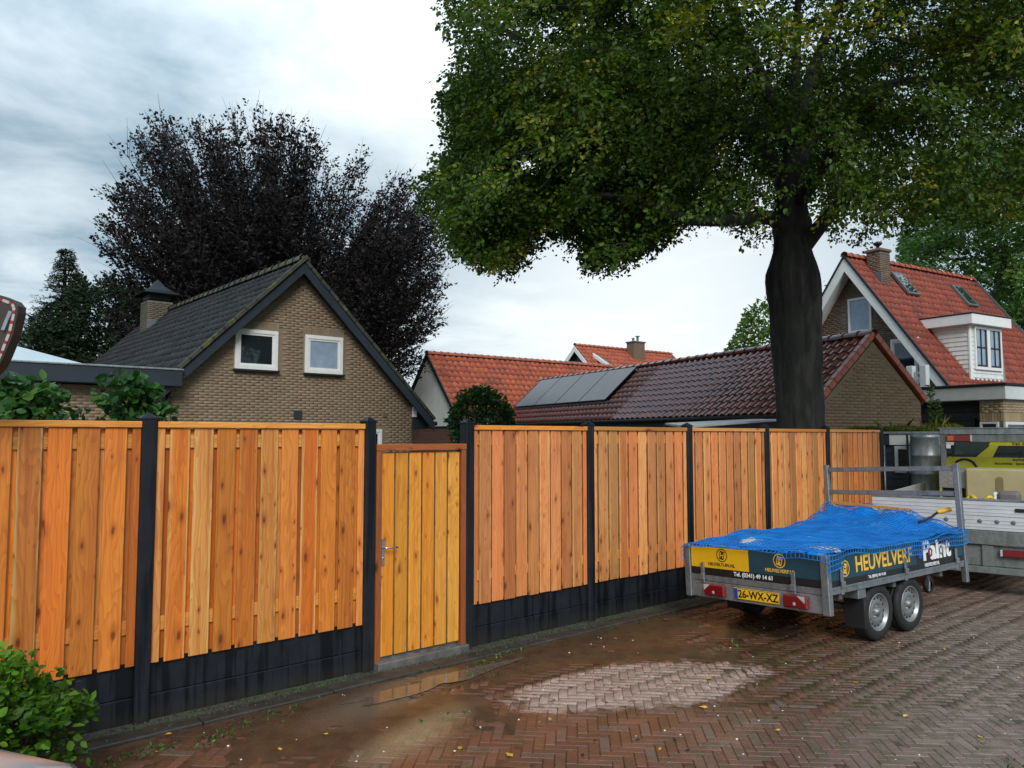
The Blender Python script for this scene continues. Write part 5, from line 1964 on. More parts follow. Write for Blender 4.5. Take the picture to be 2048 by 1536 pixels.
def low_loader():
    t = thing('equipment_trailer', 'large low galvanised trailer with white aluminium tailboard seen from behind', 'trailer', (10.966, 3.782, 0), YARD_RZ)
    x0, x1 = -1.10, 1.15
    L = 4.2
    # boards
    for z0, z1, nm in ((.812, .985, 'tail_board'), (.99, 1.178, 'tail_board')):
        o = MB().cbox(x0, x1, -.014, .014, z0, z1, .004).build(nm, M['alu_white'], t)
        rb = MB()
        for k in range(1, 4):
            z = z0 + (z1 - z0) * k / 4
            rb.cbox(x0 + .002, x1 - .002, -.019, -.0142, z - .004, z + .004, .001)
        rb.build('board_rib', M['alu_white'], o)
    MB().cbox(x0 - .01, x1 + .01, -.024, .024, 1.180, 1.206, .004).build('board_top_rail', M['zinc'], t)
    for x in (-.02, .167, .352, .525, .71, .9, -.21, -.4):
        MB().lathe([(.026, -.0195), (.026, -.023), (.018, -.028), (.0, -.0285)], 14, 1, (x, 0, .925)).build('tie_ring', M['galv_old'], t, True)
    for xs in (x0, x1):
        for z0, z1 in ((.812, .985), (.99, 1.178)):
            MB().cbox(xs - .014, xs + .014, .03, L, z0, z1, .004).build('side_board', M['alu_white'], t)
    MB().cbox(x0 + .01, x1 - .01, -.03, .03, .63, .806, .008).build('rear_beam', M['galv_old'], t)
    for x in (x0 + .03, x1 - .03):
        MB().cbox(x - .03, x + .03, .035, L, .66, .806, .006).build('side_beam', M['galv_old'], t)
    MB().box(x0 + .06, x1 - .06, .035, L, .76, .80).build('deck', M['dark'], t)
    for x in (-.7, .235, 1.0):
        MB().cbox(x - .062, x + .062, -.015, .03, .362, .626, .006).build('upright', M['galv_old'], t)
    MB().cbox(x0 + .05, x1, .012, .03, .365, .62, .004).build('back_plate', M['galv_old'], t)
    MB().cbox(x0 + .05, x1, -.028, .04, .275, .358, .006).build('bumper_bar', M['galv_old'], t)
    lp = MB().cbox(.40, .92, -.045, .0, .50, .585, .01).build('tail_lamp', M['lamp_red'], t)
    MB().cbox(.372, .398, -.044, .0, .502, .583, .004).build('clear_lens', M['lamp_clear'], t)
    MB().cbox(.545, .78, -.03, -.018, 1.055, 1.10, .006).build('latch', M['black_metal'], t)
    for y in (1.6, 2.35):
        for s, x in ((-1, x0 + .05), (1, x1 - .05)):
            m = MB().lathe([(.17, -.09), (.30, -.09), (.315, -.05), (.315, .05), (.30, .09), (.17, .09), (.05, .05), (.001, .05)], 32, 0, (x, y, .315))
            w = m.build('wheel', M['rubber'], t, True)
    # load
    bx = MB().cbox(-.149, .95, 1.415, 2.05, .82, 1.53, .02).build('storage_box', M['beige'])
    bx.location = (10.966, 3.782, 0); bx.rotation_euler = (0, 0, YARD_RZ)
    tag(bx, 'large beige box with a rounded slot standing on the big trailer', 'box')
    sl = MB()
    pts = [(math.cos(a) * .045, math.sin(a) * .045 + .11) for a in np.linspace(0, math.pi, 9)] + [(-.045, -.12), (.045, -.12)]
    MB().prism([(p[0] + .27, p[1] + 1.27) for p in pts], 1, 1.405, 1.4145).build('slot', simple('beige_dark', (.22, .17, .08), .7), bx)
    ck = MB().cbox(-.50, -.16, 1.5, 1.9, 1.24, 1.525, .004).build('tool_chest', M['checker'])
    ck.location = (10.966, 3.782, 0); ck.rotation_euler = (0, 0, YARD_RZ)
    tag(ck, 'checker plate metal chest left of the beige box', 'chest')
    MB().box(-.46, -.20, 1.55, 1.85, .80, 1.238).build('chest_base', M['dark'], ck)
    # grey bag and yellow straps on the tail end of the load
    gb = thing('grey_bag', 'grey bag with white band lying on the load behind the tailboard', 'bag', (10.966, 3.782, 0), YARD_RZ)
    MB().cbox(.33, .58, .32, .58, 1.13, 1.285, .04).build('bag_body', M['grey_bag'], gb)
    MB().cbox(.28, .325, .32, .55, 1.14, 1.27, .02).build('bag_band', M['plastic_white'], gb)
    cr = MB().cbox(-.1, 1.0, .25, 1.0, .80, 1.128, .01).build('crate', M['dark_clad'])
    cr.location = (10.966, 3.782, 0); cr.rotation_euler = (0, 0, YARD_RZ)
    tag(cr, 'dark crate on the big trailer carrying the grey bag and straps', 'crate')
    for k, (x, ln) in enumerate(((.0, .28), (.70, .2))):
        s = MB()
        path = [(x + ln * q / 10, .3 + .05 * math.sin(q * 1.3), 1.175 + .035 * math.sin(q * .9 + k)) for q in range(11)]
        s.tube(path, .026, 6)
        o = s.build('lashing_strap', M['strap'], None, True)
        o.location = (10.966, 3.782, 0); o.rotation_euler = (0, 0, YARD_RZ)
        tag(o, ['crumpled yellow strap left of the grey bag on the big trailer', 'crumpled yellow strap right of the grey bag on the big trailer'][k], 'strap', 'yellow straps')


low_loader()


def yard():
    base = (10.966, 3.782, 0)
    # tall galvanised frame with red lamp
    t = thing('ramp_frame', 'tall galvanised loading frame with a red and orange tail lamp', 'frame', base, YARD_RZ)
    y = 2.69
    xl = -.64
    for x in (xl, 1.75):
        MB().cbox(x, x + .075, y, y + .08, 0, 1.90, .006).build('frame_post', M['galv_old'], t)
    MB().cbox(xl, 1.83, y - .01, y + .09, 1.902, 2.02, .008).build('cross_beam', M['galv_old'], t)
    MB().cbox(xl, 1.83, y - .02, y + .10, 2.022, 2.115, .008).build('cross_beam', M['galv'], t)
    MB().cbox(xl - .02, 1.83, y - .03, y + .11, 2.117, 2.135, .004).build('beam_cap', M['zinc'], t)
    lp = MB().cbox(xl + .10, xl + .42, y - .05, y - .012, 1.912, 2.018, .008).build('tail_lamp', M['lamp_red'], t)
    MB().cbox(xl + .11, xl + .20, y - .053, y - .05, 1.925, 2.005, .002).build('amber_lens', M['lamp_orange'], lp)
    MB().cbox(xl + .424, xl + .455, y - .048, y - .012, 1.914, 2.016, .004).build('clear_lens', M['lamp_clear'], lp)
    MB().cbox(xl + .085, xl + .145, y - .02, y + .03, 1.80, 1.86, .004).build('junction_box', M['plastic_white'], t)
    # yellow van behind it, its nose to the left
    v = thing('yellow_van', 'bright yellow lettered van parked behind the galvanised frame', 'van', base, YARD_RZ)
    y = 3.15
    W = 1.6
    low = [(-.72, .35), (3.2, .35), (3.2, 1.655), (-.60, 1.655), (-.68, 1.55), (-.74, 1.1)]
    MB().prism(low, 1, y, y + W).build('body', M['body_yellow'], v)
    MB().prism([(-.02, 1.845), (3.1, 1.845), (3.1, 2.0), (.06, 2.0)], 1, y + .02, y + W - .02).build('roof', M['body_yellow'], v)
    MB().prism([(-.20, 1.657), (.03, 1.657), (.12, 1.843), (.0, 1.843)], 1, y + .012, y + .07).build('pillar', M['body_yellow'], v)
    for x in (.52, 1.45, 3.0):
        MB().cbox(x, x + .075, y + .012, y + .07, 1.657, 1.843, .004).build('pillar', M['body_yellow'], v)
    MB().prism([(-.16, 1.657), (3.05, 1.657), (3.05, 1.844), (.03, 1.844)], 1, y + .03, y + .036).build('side_window', M['glass'], v)
    MB().prism([(-.56, 1.66), (-.06, 1.66), (.02, 1.93), (-.50, 1.93)], 1, y + .05, y + W - .1).build('windscreen', M['glass_green'], v)
    MB().box(-.05, 3.05, y + .3, y + .32, 1.66, 1.84).build('interior', M['grey_bag'], v)
    am = MB().tube([(-.36 + math.cos(a) * .17, y - .008, 1.45 + math.sin(a) * .17) for a in np.linspace(0, math.pi, 14)], .018, 8)
    am.build('wheel_arch', M['rubber'], v, True)
    for x in (-.3, 2.4):
        MB().lathe([(.17, -.09), (.29, -.09), (.30, -.05), (.30, .05), (.29, .09), (.17, .09), (.001, .06)], 28, 1, (x, y + .1, .30)).build('wheel', M['rubber'], v, True)
    ry = (R(90), 0, 0)
    text('Van den Heuvel Tuin', .075, M['black_print'], v, (.62, y + .017, 1.878), ry, bold=.001)
    text('sierhekwerk · blokhutten', .062, M['black_print'], v, (.62, y - .003, 1.625), ry, bold=.001)
    text('decoraties · speeltoestellen · verlichting', .058, M['black_print'], v, (.52, y - .003, 1.562), ry, bold=.001)
    # shed with planted roof
    s = thing('garden_shed', 'dark boarded shed with white fascia and planted roof at the end of the fence', 'shed', (15.095, 6.547, 0), YARD_RZ)
    MB().box(-.72, 1.15, .02, .88, 0, 1.98).build('wall', M['dark_clad'], s)
    for i in range(12):
        z = .12 + i * .155
        MB().add([(-.72, -.012, z), (1.15, -.012, z), (1.15, .012, z + .15), (-.72, .012, z + .15), (-.72, .02, z), (1.15, .02, z)], [(0, 1, 2, 3), (0, 4, 5, 1)]).build('board', M['dark_clad'], s)
    MB().cbox(.085, 1.2, -.075, -.02, 1.83, 2.03, .005).build('fascia', M['white_paint'], s)
    MB().cbox(-.10, .08, -.075, -.02, 1.83, 2.03, .005).build('fascia_end', M['blue_grey_paint'], s)
    MB().cbox(-.82, 1.22, -.10, .95, 2.032, 2.075, .006).build('roof_edge', M['dark'], s)
    MB().cbox(-.1, 1.22, -.112, -.10, 2.04, 2.085, .003).build('roof_trim', M['zinc'], s)
    MB().tube([(-.02, -.06, 1.83), (-.02, -.06, 0)], .032, 10).build('downpipe', M['zinc'], s, True)
    window(s, .17, .47, 1.31, 1.81, y=-.05, fw=.06, sash=False, glass='glass_green', sill=False, depth=.05)
    tk = thing('water_tank', 'upright galvanised steel cylinder standing beside the shed window', 'tank', (15.095, 6.547, 0), YARD_RZ)
    c = (.735, -.36, 0)
    prof = [(.24, 0)]
    for k in range(6):
        z = .33 * (k + 1)
        prof += [(.24, z - .012), (.247, z), (.24, z + .012)]
    prof += [(.24, 2.0), (.235, 2.02), (.20, 2.03), (.001, 2.03)]
    MB().lathe(prof, 36, 2, c).build('tank_shell', M['zinc'], tk, True)
    MB().box(c[0] - .30, c[0] - .27, c[1] - .05, c[1], 0, 2.04).build('tank_pole', M['dark'], tk)
    # planting on the shed roof
    n = 9000
    x = rng.uniform(-.78, 1.18, n); yy = rng.uniform(-.06, .9, n)
    C0 = np.stack([x, yy, np.full(n, 2.075)], 1)
    D = np.stack([rng.normal(0, .5, n), rng.normal(0, .5, n), rng.uniform(.5, 1.2, n)], 1)
    S = rng.uniform(.04, .13, n) * (.4 + 1.3 * vnoise(C0, 3, 2))
    tall = rng.random(n) < .003
    S = np.where(tall, rng.uniform(.15, .38, n), S)
    tint = np.clip(fbm(C0, 3, 4, 3) * 1.5 - .25 + rng.normal(0, .1, n), 0, 1)
    o = link('roof_planting', leaf_mesh('roof_planting', C0, D, unit(n), S, tint, M['leaf_sedum'], .09), None, (15.095, 6.547, 0), (0, 0, YARD_RZ))
    tag(o, 'low green and yellow sedum and grass growing on the shed roof', 'plants', kind='stuff')
    # two tall weeds rising from that roof
    for k, (px_, py_, hh) in enumerate(((1864, 858, .85), (1878, 858, .55))):
        b = atd(px_, py_, 14.6)
        tw = thing('tall_weed', ['taller thin weed with whorled leaves rising above the shed roof', 'shorter feathery weed right of the taller one on the shed roof'][k], 'weed', tuple(b), 0, 'weeds on the shed roof')
        MB().tube([(0, 0, 0), (.01, .0, hh * .5), (-.01, .02, hh)], [.008, .006, .003], 5).build('stem', M['leaf_ivy'], tw, True)
        n = 160
        z = rng.uniform(.05, hh, n)
        D = unit(n); D[:, 2] = np.abs(D[:, 2]) * .4
        o = link('leaves', leaf_mesh('leaves', np.stack([0 * z, 0 * z, z], 1), D, unit(n), rng.uniform(.04, .11, n), rng.uniform(.2, .9, n), M['leaf_ivy'], .3), tw)


yard()

# ================================================================== TREES AND PLANTS
def gauss_pts(n, c, rad, shell=.35):
    """points in an ellipsoid, leaning to the outer part"""
    d = unit(n)
    r = rng.uniform(shell, 1, n) ** .5
    return np.array(c) + d * r[:, None] * np.array(rad), d


def big_beech():
    base = atd(1600, 860, 12.9)
    bx, by = base[0], base[1]
    t = thing('beech_tree', 'huge beech tree with dark fluted trunk and spreading green crown behind the fence', 'tree', (bx, by, 0))
    # trunk profile measured as (image y, left x, right x)
    rows = [(940, 1556, 1650), (860, 1558, 1645), (800, 1555, 1642), (740, 1550, 1640), (680, 1546, 1639), (620, 1541, 1640), (575, 1535, 1639), (555, 1534, 1636), (530, 1542, 1630), (505, 1548, 1622),
            (480, 1549, 1618), (450, 1546, 1622), (420, 1549, 1612), (385, 1556, 1606), (340, 1562, 1604), (280, 1570, 1600), (200, 1578, 1600), (80, 1588, 1602), (-80, 1592, 1600)]
    V = []; n = 72
    ry = np.array([q[0] for q in rows][::-1], float); rl = np.array([q[1] for q in rows][::-1], float); rr_ = np.array([q[2] for q in rows][::-1], float)
    ys = np.linspace(940, -80, 90)
    rows = [(y, np.interp(y, ry, rl), np.interp(y, ry, rr_)) for y in ys]
    an = np.arange(n) * 2 * math.pi / n
    for k, (y, xl, xr) in enumerate(rows):
        a, b = atd(xl, y, 12.9), atd(xr, y, 12.9)
        c = (a + b) / 2; r = np.linalg.norm(b - a) / 2
        pz = c[2]
        q = np.stack([np.cos(an) * 1.0, np.sin(an) * 1.0, np.full(n, pz * .22)], 1)
        fl = 1 + .34 * (fbm(q, 1.7, 14, 3) - .5) + .10 * (vnoise(np.stack([np.cos(an) * 1, np.sin(an) * 1, np.full(n, pz * .5)], 1), 5.5, 3) - .5) + .05 * (vnoise(np.stack([np.cos(an), np.sin(an), np.full(n, pz * 1.2)], 1), 14, 5) - .5)
        for j in range(n):
            V.append((c[0] - bx + math.cos(an[j]) * r * fl[j], c[1] - by + math.sin(an[j]) * r * fl[j], c[2]))
    z0 = -.3
    F_ = []
    V0 = [(x * 1.12, y * 1.12, z0) for x, y, z in V[:n]]
    V = V0 + V
    for k in range(len(rows)):
        for j in range(n):
            j2 = (j + 1) % n
            F_.append((k * n + j, k * n + j2, k * n + n + j2, k * n + n + j))
    tr = MB().add(V, F_).build('trunk', M['bark'], t, True)
    limbs = MB()

    def limb(pts, r0, r1):
        P = [np.array(atd(*p)) - np.array([bx, by, 0]) for p in pts]
        # smooth path
        out = []
        m = 6
        for i in range(len(P) - 1):
            p0 = P[max(i - 1, 0)]; p1 = P[i]; p2 = P[i + 1]; p3 = P[min(i + 2, len(P) - 1)]
            for q in range(m):
                u = q / m
                out.append(.5 * ((2 * p1) + (-p0 + p2) * u + (2 * p0 - 5 * p1 + 4 * p2 - p3) * u * u + (-p0 + 3 * p1 - 3 * p2 + p3) * u ** 3))
        out.append(P[-1])
        k = len(out)
        MB().tube(out, [r0 + (r1 - r0) * (i / (k - 1)) ** .8 for i in range(k)], 10).build('limb', M['bark'], t, True)
    limb([(1575, 470, 12.8), (1540, 436, 12.5), (1455, 441, 11.6), (1380, 438, 11.0), (1290, 405, 10.6), (1180, 385, 10.4)], .15, .03)
    limb([(1600, 500, 12.8), (1632, 462, 12.5), (1668, 420, 11.9), (1710, 385, 11.2), (1790, 330, 10.6)], .17, .04)
    limb([(1590, 420, 12.9), (1630, 360, 12.2), (1700, 260, 11.4), (1780, 180, 10.8)], .14, .03)
    limb([(1575, 400, 12.9), (1540, 320, 12.6), (1450, 220, 12.0), (1330, 130, 11.5)], .16, .03)
    limb([(1585, 380, 12.9), (1560, 260, 13.4), (1400, 240, 14.0), (1180, 260, 14.4), (1020, 300, 14.2)], .15, .02)
    limb([(1590, 330, 12.9), (1700, 200, 13.6), (1850, 160, 14.4), (2000, 200, 14.8)], .15, .03)
    limb([(1585, 300, 12.9), (1500, 100, 12.2), (1400, -100, 11.6)], .14, .03)
    limb([(1592, 250, 12.9), (1660, 50, 13.4), (1750, -150, 13.8)], .14, .03)
    # crown
    poly = [(862, -900), (866, 0), (905, 55), (925, 120), (885, 185), (900, 255), (912, 312), (850, 318), (834, 365), (872, 425), (900, 462), (922, 520), (985, 540), (1028, 562), (1056, 525),
            (1062, 486), (1140, 468), (1168, 512), (1200, 558), (1238, 530), (1288, 492), (1350, 488), (1368, 446), (1440, 432), (1480, 468), (1515, 485), (1540, 470), (1552, 425), (1560, 365), (1606, 365), (1622, 410), (1645, 430), (1655, 472), (1705, 492), (1740, 470),
            (1800, 455), (1832, 432), (1900, 440), (2048, 450), (2600, 445), (2600, -900)]
    c = np.array([bx - .6, by - .4, 9.3])
    P, d = gauss_pts(9000, c, (7.2, 7.2, 5.9), .10)
    wide = 1 + .38 * np.clip((c[2] - P[:, 2]) / 5.9, 0, 1)
    P[:, :2] = c[:2] + (P[:, :2] - c[:2]) * wide[:, None]
    px, py, dz = proj(P)
    ok = in_poly(px, py, poly) & (dz > 8.4) & (P[:, 2] > 4.3)
    ok &= fbm(P * np.array([1, 1, 1.9]), .60, 21, 3) > .44
    P, d, px, py = P[ok], d[ok], px[ok], py[ok]
    # more boughs along the low fringe at the left
    E_ = []
    for k in range(2600):
        x_, y_ = rng.uniform(850, 1420), rng.uniform(150, 560)
        E_.append(atd(x_, y_, rng.uniform(10.6, 14.8)))
    E_ = np.array(E_)
    ex, ey, ez = proj(E_)
    E_ = E_[in_poly(ex, ey + 12, poly)][:300]
    ed = E_ - c; ed /= np.linalg.norm(ed, axis=1, keepdims=True)
    P = np.concatenate([E_, P]); d = np.concatenate([ed, d])
    px, py, dz = proj(P)
    vis = (py > -320) & (px < 2330)
    iv = np.where(vis)[0][:1250]; io = np.where(~vis)[0][:420]
    parts = []
    keepP = []
    for ids, nsp, R_, per, ln, wd, sz in ((iv, 14, .80, 29, .46, .17, .066), (io, 7, 1.1, 14, .8, .36, .18)):
        D = d[ids] * np.array([1, 1, .35]) + rng.normal(0, .3, (len(ids), 3))
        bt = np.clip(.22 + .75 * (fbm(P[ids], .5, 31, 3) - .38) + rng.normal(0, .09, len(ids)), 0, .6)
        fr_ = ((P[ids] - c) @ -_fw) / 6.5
        bt = np.clip(bt + .30 * np.clip(fr_, 0, 1) + .10 * np.clip((P[ids][:, 2] - 6) / 5, 0, 1), 0, .62)  # lit front and upper crown painted in as a yellower leaf tint
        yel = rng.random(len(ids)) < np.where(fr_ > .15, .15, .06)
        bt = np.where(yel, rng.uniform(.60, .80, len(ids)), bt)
        Q, SD, k = boughs(P[ids], D, R_, nsp, .32)
        qx, qy, qz = proj(Q)
        m_ = in_poly(qx, qy - 25, poly) & (qz > (8.2 if nsp > 8 else 9.5))
        for hx, hy, hr in ((1080, 310, 40), (1015, 245, 16), (1105, 55, 24), (1640, 320, 20), (1795, 155, 30), (1960, 310, 30), (1780, 345, 26), (1240, 375, 16), (1710, 440, 34), (1000, 330, 20), (1170, 330, 16)):
            m_ &= np.hypot((qx - hx) * .8, qy - hy) > hr * rng.uniform(.6, 1.2, len(qx))
        Q, SD, k = Q[m_], SD[m_], k[m_]
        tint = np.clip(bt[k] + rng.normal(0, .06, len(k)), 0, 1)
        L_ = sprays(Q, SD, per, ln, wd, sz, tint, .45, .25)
        lx, ly, lz = proj(L_[0])
        jx, jy = np.repeat(rng.normal(0, 20, len(Q)), per), np.repeat(rng.normal(5, 13, len(Q)), per)
        kk = in_poly(lx + rng.normal(0, 5, len(lx)) + jx, ly + rng.normal(0, 5, len(lx)) + jy, poly)
        parts.append([q[kk] for q in L_])
        keepP.append(Q)
    A = [np.concatenate(q) for q in zip(*parts)]
    A[0] = A[0] - np.array([bx, by, 0])
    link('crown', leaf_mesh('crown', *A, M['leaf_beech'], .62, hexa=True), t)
    # fine twigs carrying the outer sprays
    m = MB()
    TP = keepP[0]
    tx_, ty_, _tz = proj(TP)
    TP = TP[in_poly(tx_, ty_ + 32, poly) & in_poly(tx_ - 25, ty_, poly)]
    for i in range(0, len(TP), 9):
        p = TP[i] - np.array([bx, by, 0])
        dd = p - (c - np.array([bx, by, 0])); dd /= np.linalg.norm(dd)
        q = p - dd * np.array([.6, .6, .2]) + rng.normal(0, .08, 3)
        m.tube([q, (p + q) / 2 + rng.normal(0, .03, 3), p + dd * .2], [.012, .008, .003], 4, False)
    tag(m.build('twigs', M['bark_dark'], t, recalc=False), kind='stuff')


big_beech()


def tree(name, label, pxc, base_y, D, poly, c_px, rad, n_spray, per, ln, wd, sz, mat, trunk_r, tint_fn, gaps=.42, nscale=.5, group=None, seed=1, up=.3, droop=.15, flat=.3, wisp=.12):
    b = atd(pxc, base_y, D)
    b = np.array([b[0], b[1], 0])
    t = thing(name, label, 'tree', tuple(b), 0, group)
    c = atd(*c_px, D)
    m = MB().tube([(0, 0, -.3), (0, 0, c[2] * .35), (c[0] - b[0], c[1] - b[1], c[2])], [trunk_r, trunk_r * .7, trunk_r * .3], 12)
    m.build('trunk', M['bark_dark'], t, True)
    nb = max(20, n_spray // 7)
    P, d = gauss_pts(nb * 8, c, rad, .1)
    px, py, dz = proj(P)
    ok = in_poly(px, py, poly)
    ok &= fbm(P * np.array([1, 1, 1.4]), nscale, seed, 3) > gaps
    P, d = P[ok][:nb], d[ok][:nb]
    D_ = d + rng.normal(0, .25, d.shape); D_[:, 2] += up
    bt = tint_fn(P)
    Q, SD, k = boughs(P, D_, ln * 1.5, 9, droop)
    qx, qy, qz = proj(Q)
    m_ = in_poly(qx + rng.normal(0, 6, len(qx)), qy + rng.normal(0, 6, len(qx)), poly)
    Q, SD, k = Q[m_], SD[m_], k[m_]
    SD[:, 2] += up * .6
    A = list(sprays(Q, SD, per, ln, wd, sz, np.clip(bt[k] + rng.normal(0, .07, len(k)), 0, 1), flat, droop))
    lx, ly, lz = proj(A[0])
    mx, my = np.mean([q[0] for q in poly]), np.mean([q[1] for q in poly])
    sc_ = 1 / (1 - wisp * .5 * rng.random(len(lx)) - wisp * 1.2 * np.repeat(rng.random(len(Q)) ** 1.5 - .25, per))
    kk = in_poly(mx + (lx - mx) * sc_, my + (ly - my) * sc_, poly)
    A = [q[kk] for q in A]
    A[0] = A[0] - b
    link('crown', leaf_mesh('crown', *A, mat, .55), t)
    P = Q; d = SD / np.linalg.norm(SD, axis=1, keepdims=True)
    lb = MB()
    for i in range(0, len(P), 9):
        p = P[i] - b
        o = (c - b) * np.array([1, 1, .75])
        q = p * .72 + o * .28
        lb.tube([q, (p + q) / 2 + rng.normal(0, .06, 3), p], [.035, .022, .010], 4, False)
    tag(lb.build('branches', M['bark_dark'], t, recalc=False), kind='stuff')
    return t, P, d, b


# copper beech behind the tan house
poly = [(205, 440), (222, 345), (262, 280), (300, 238), (345, 222), (398, 246), (448, 236), (505, 222), (552, 240), (620, 250), (668, 282), (735, 318), (748, 362), (795, 340), (835, 372), (880, 425), (905, 480), (888, 528),
        (902, 570), (868, 618), (892, 645), (858, 690), (866, 715), (838, 765), (800, 745), (700, 780), (200, 780), (195, 690), (215, 600), (200, 520)]
poly = [(552 + (x - 552) * 1.05, 520 + (y - 520) * (1.05 if y < 520 else 1.0)) for x, y in poly]


def copper_beech():
    D = 36
    b = atd(545, 860, D); b = np.array([b[0], b[1], 0])
    t = thing('copper_beech', 'dark purple-leaved copper beech rising behind the tan brick house', 'tree', tuple(b))
    MB().tube([(0, 0, -.3), (0, 0, 3.0), (.1, 0, 7.0)], [.55, .45, .2], 12).build('trunk', M['bark_dark'], t, True)
    c = atd(545, 560, D)
    E, d = gauss_pts(9000, c, (9.6, 9.6, 9.6), .55)
    ex, ey, ez = proj(E)
    ok = in_poly(552 + (ex - 552) * 1.07, 540 + (ey - 540) * 1.07, poly) & (ey < 800)
    E = E[ok][:720] - b
    lb = MB()
    SP, SDir, T_ = [], [], []
    for e in E:
        z0 = rng.uniform(1.5, 3.5) + .28 * max(e[2] - 3, 0)
        B0 = np.array([0, 0, z0])
        mid = B0 * .45 + e * .55 + np.array([0, 0, -.06 * np.linalg.norm(e - B0)]) + rng.normal(0, .35, 3)
        tt = np.linspace(0, 1, 9)[:, None]
        path = (1 - tt) ** 2 * B0 + 2 * tt * (1 - tt) * mid + tt ** 2 * e
        ext = (path[-1] - path[-2]); ext /= np.linalg.norm(ext)
        tip = e + (ext + rng.normal(0, .25, 3)) * rng.uniform(.3, 1.1)
        lb.tube(list(path) + [tip], [.07, .06, .05, .045, .04, .032, .026, .02, .014, .004], 3, False)
        bt = np.clip(rng.normal(.4, .2), 0, 1)
        ll = np.linalg.norm(e - B0)
        for u in np.arange(.30, 1.0, .55 / ll):
            p = (1 - u) ** 2 * B0 + 2 * u * (1 - u) * mid + u ** 2 * e
            tg = 2 * (1 - u) * (mid - B0) + 2 * u * (e - mid); tg /= np.linalg.norm(tg)
            for q in range(2):
                dd = tg + rng.normal(0, .55, 3); dd[2] += .12
                SP.append(p); SDir.append(dd); T_.append(bt)
                if rng.random() < .25:
                    w_ = dd / np.linalg.norm(dd)
                    lb.tube([p, p + w_ * .5, p + w_ * rng.uniform(.8, 1.25) + np.array([0, 0, .1])], [.014, .01, .003], 3, False)
    SP = np.array(SP); SDir = np.array(SDir); T_ = np.array(T_)
    A = sprays(SP, SDir, 15, .85, .17, .15, T_, .2, .02)
    link('crown', leaf_mesh('crown', *A, M['leaf_copper'], .6), t)
    tag(lb.build('branches', M['bark_dark'], t, recalc=False), kind='stuff')
    print('copper leaves', len(A[0]))


copper_beech()

# conifer at the far left
def conifer():
    D = 32
    b = atd(118, 860, D); b = np.array([b[0], b[1], 0])
    t = thing('conifer_tree', 'dark green spruce-like conifer at the far left behind the extension', 'tree', tuple(b))
    top = atd(108, 496, D)
    H = top[2]
    MB().tube([(0, 0, -.3), (0, 0, H * .95)], [.3, .04], 10).build('trunk', M['bark_dark'], t, True)
    Cs, Ds, Ns, Ss, Ts = [], [], [], [], []
    lb = MB()
    z = 1.0
    P = []; D_ = []
    while z < H - .1:
        f = (H - z) / H
        rad = .06 + 4.3 * f ** 1.12
        nb = int(9 + 10 * f)
        for k in range(nb):
            a = rng.uniform(0, 2 * math.pi)
            rr = rad * rng.uniform(.7, 1.12)
            dr = np.array([math.cos(a), math.sin(a), rng.uniform(-.05, .3)])
            lb.tube([(0, 0, z), tuple(np.array([0, 0, z]) + dr * rr)], [.03, .008], 3, False)
            for q in np.arange(.25, 1.01, .14):
                P.append(np.array([0, 0, z]) + dr * rr * q + rng.normal(0, .05, 3)); D_.append(dr + rng.normal(0, .25, 3))
        z += .24
    P = np.array(P); D_ = np.array(D_)
    hi = P[:, 2] > H * .72
    A = [np.concatenate(q) for q in zip(sprays(P[~hi], D_[~hi], 13, .42, .16, .16, np.clip(rng.normal(.35, .2, (~hi).sum()), 0, 1), .35, .3), sprays(P[hi], D_[hi], 10, .26, .08, .11, np.clip(rng.normal(.35, .2, hi.sum()), 0, 1), .35, .1))]
    link('crown', leaf_mesh('crown', *A, M['leaf_conifer'], .28), t)
    tag(lb.build('branches', M['bark_dark'], t, recalc=False), kind='stuff')


conifer()

# dark mass of foliage between conifer and copper beech
tree('dark_tree', 'very dark low tree filling the gap between conifer and copper beech', 215, 860, 34, [(60, 640), (120, 590), (160, 540), (190, 575), (215, 530), (240, 560), (270, 545), (310, 620), (310, 800), (40, 800), (30, 700)], (180, 690), (4.2, 4.2, 4.6), 1300, 22, .9, .32, .17,
     M['leaf_conifer'], .3, lambda P: np.clip(.3 + rng.normal(0, .2, len(P)), 0, 1), .36, .5, None, 5)
# broadleaf trees behind the right-hand house
tree('oak_tree', 'large green broadleaf tree behind the right-hand red roofed house', 1960, 860, 37, [(1778, 620), (1790, 540), (1800, 470), (1830, 400), (1840, 300), (2600, 280), (2600, 800), (2050, 780), (1960, 680), (1880, 620), (1800, 600)], (2010, 490), (10, 10, 9.5), 4600, 22, 1.1, .42, .20,
     M['leaf_oak'], .45, lambda P: np.clip(.3 + .7 * (fbm(P, .35, 3, 3) - .4) + rng.normal(0, .14, len(P)), 0, 1), .38, .45, None, 7, .15, wisp=.06)
tree('small_tree', 'small light green tree rising behind the garage roof left of the trunk', 1510, 860, 33, [(1450, 700), (1470, 670), (1490, 625), (1520, 595), (1560, 590), (1600, 640), (1600, 780), (1440, 780)], (1535, 690), (2.4, 2.4, 2.6), 420, 22, .7, .3, .17,
     M['leaf_oak'], .2, lambda P: np.clip(.55 + rng.normal(0, .2, len(P)), 0, 1), .40, .7, None, 9)
tree('small_tree', 'light green foliage between the big trunk and the right-hand gable', 1660, 860, 31, [(1630, 560), (1660, 570), (1690, 580), (1670, 640), (1645, 700), (1620, 700)], (1650, 640), (1.6, 1.6, 2.2), 160, 20, .6, .26, .16,
     M['leaf_oak'], .15, lambda P: np.clip(.6 + rng.normal(0, .2, len(P)), 0, 1), .38, .8, None, 11)


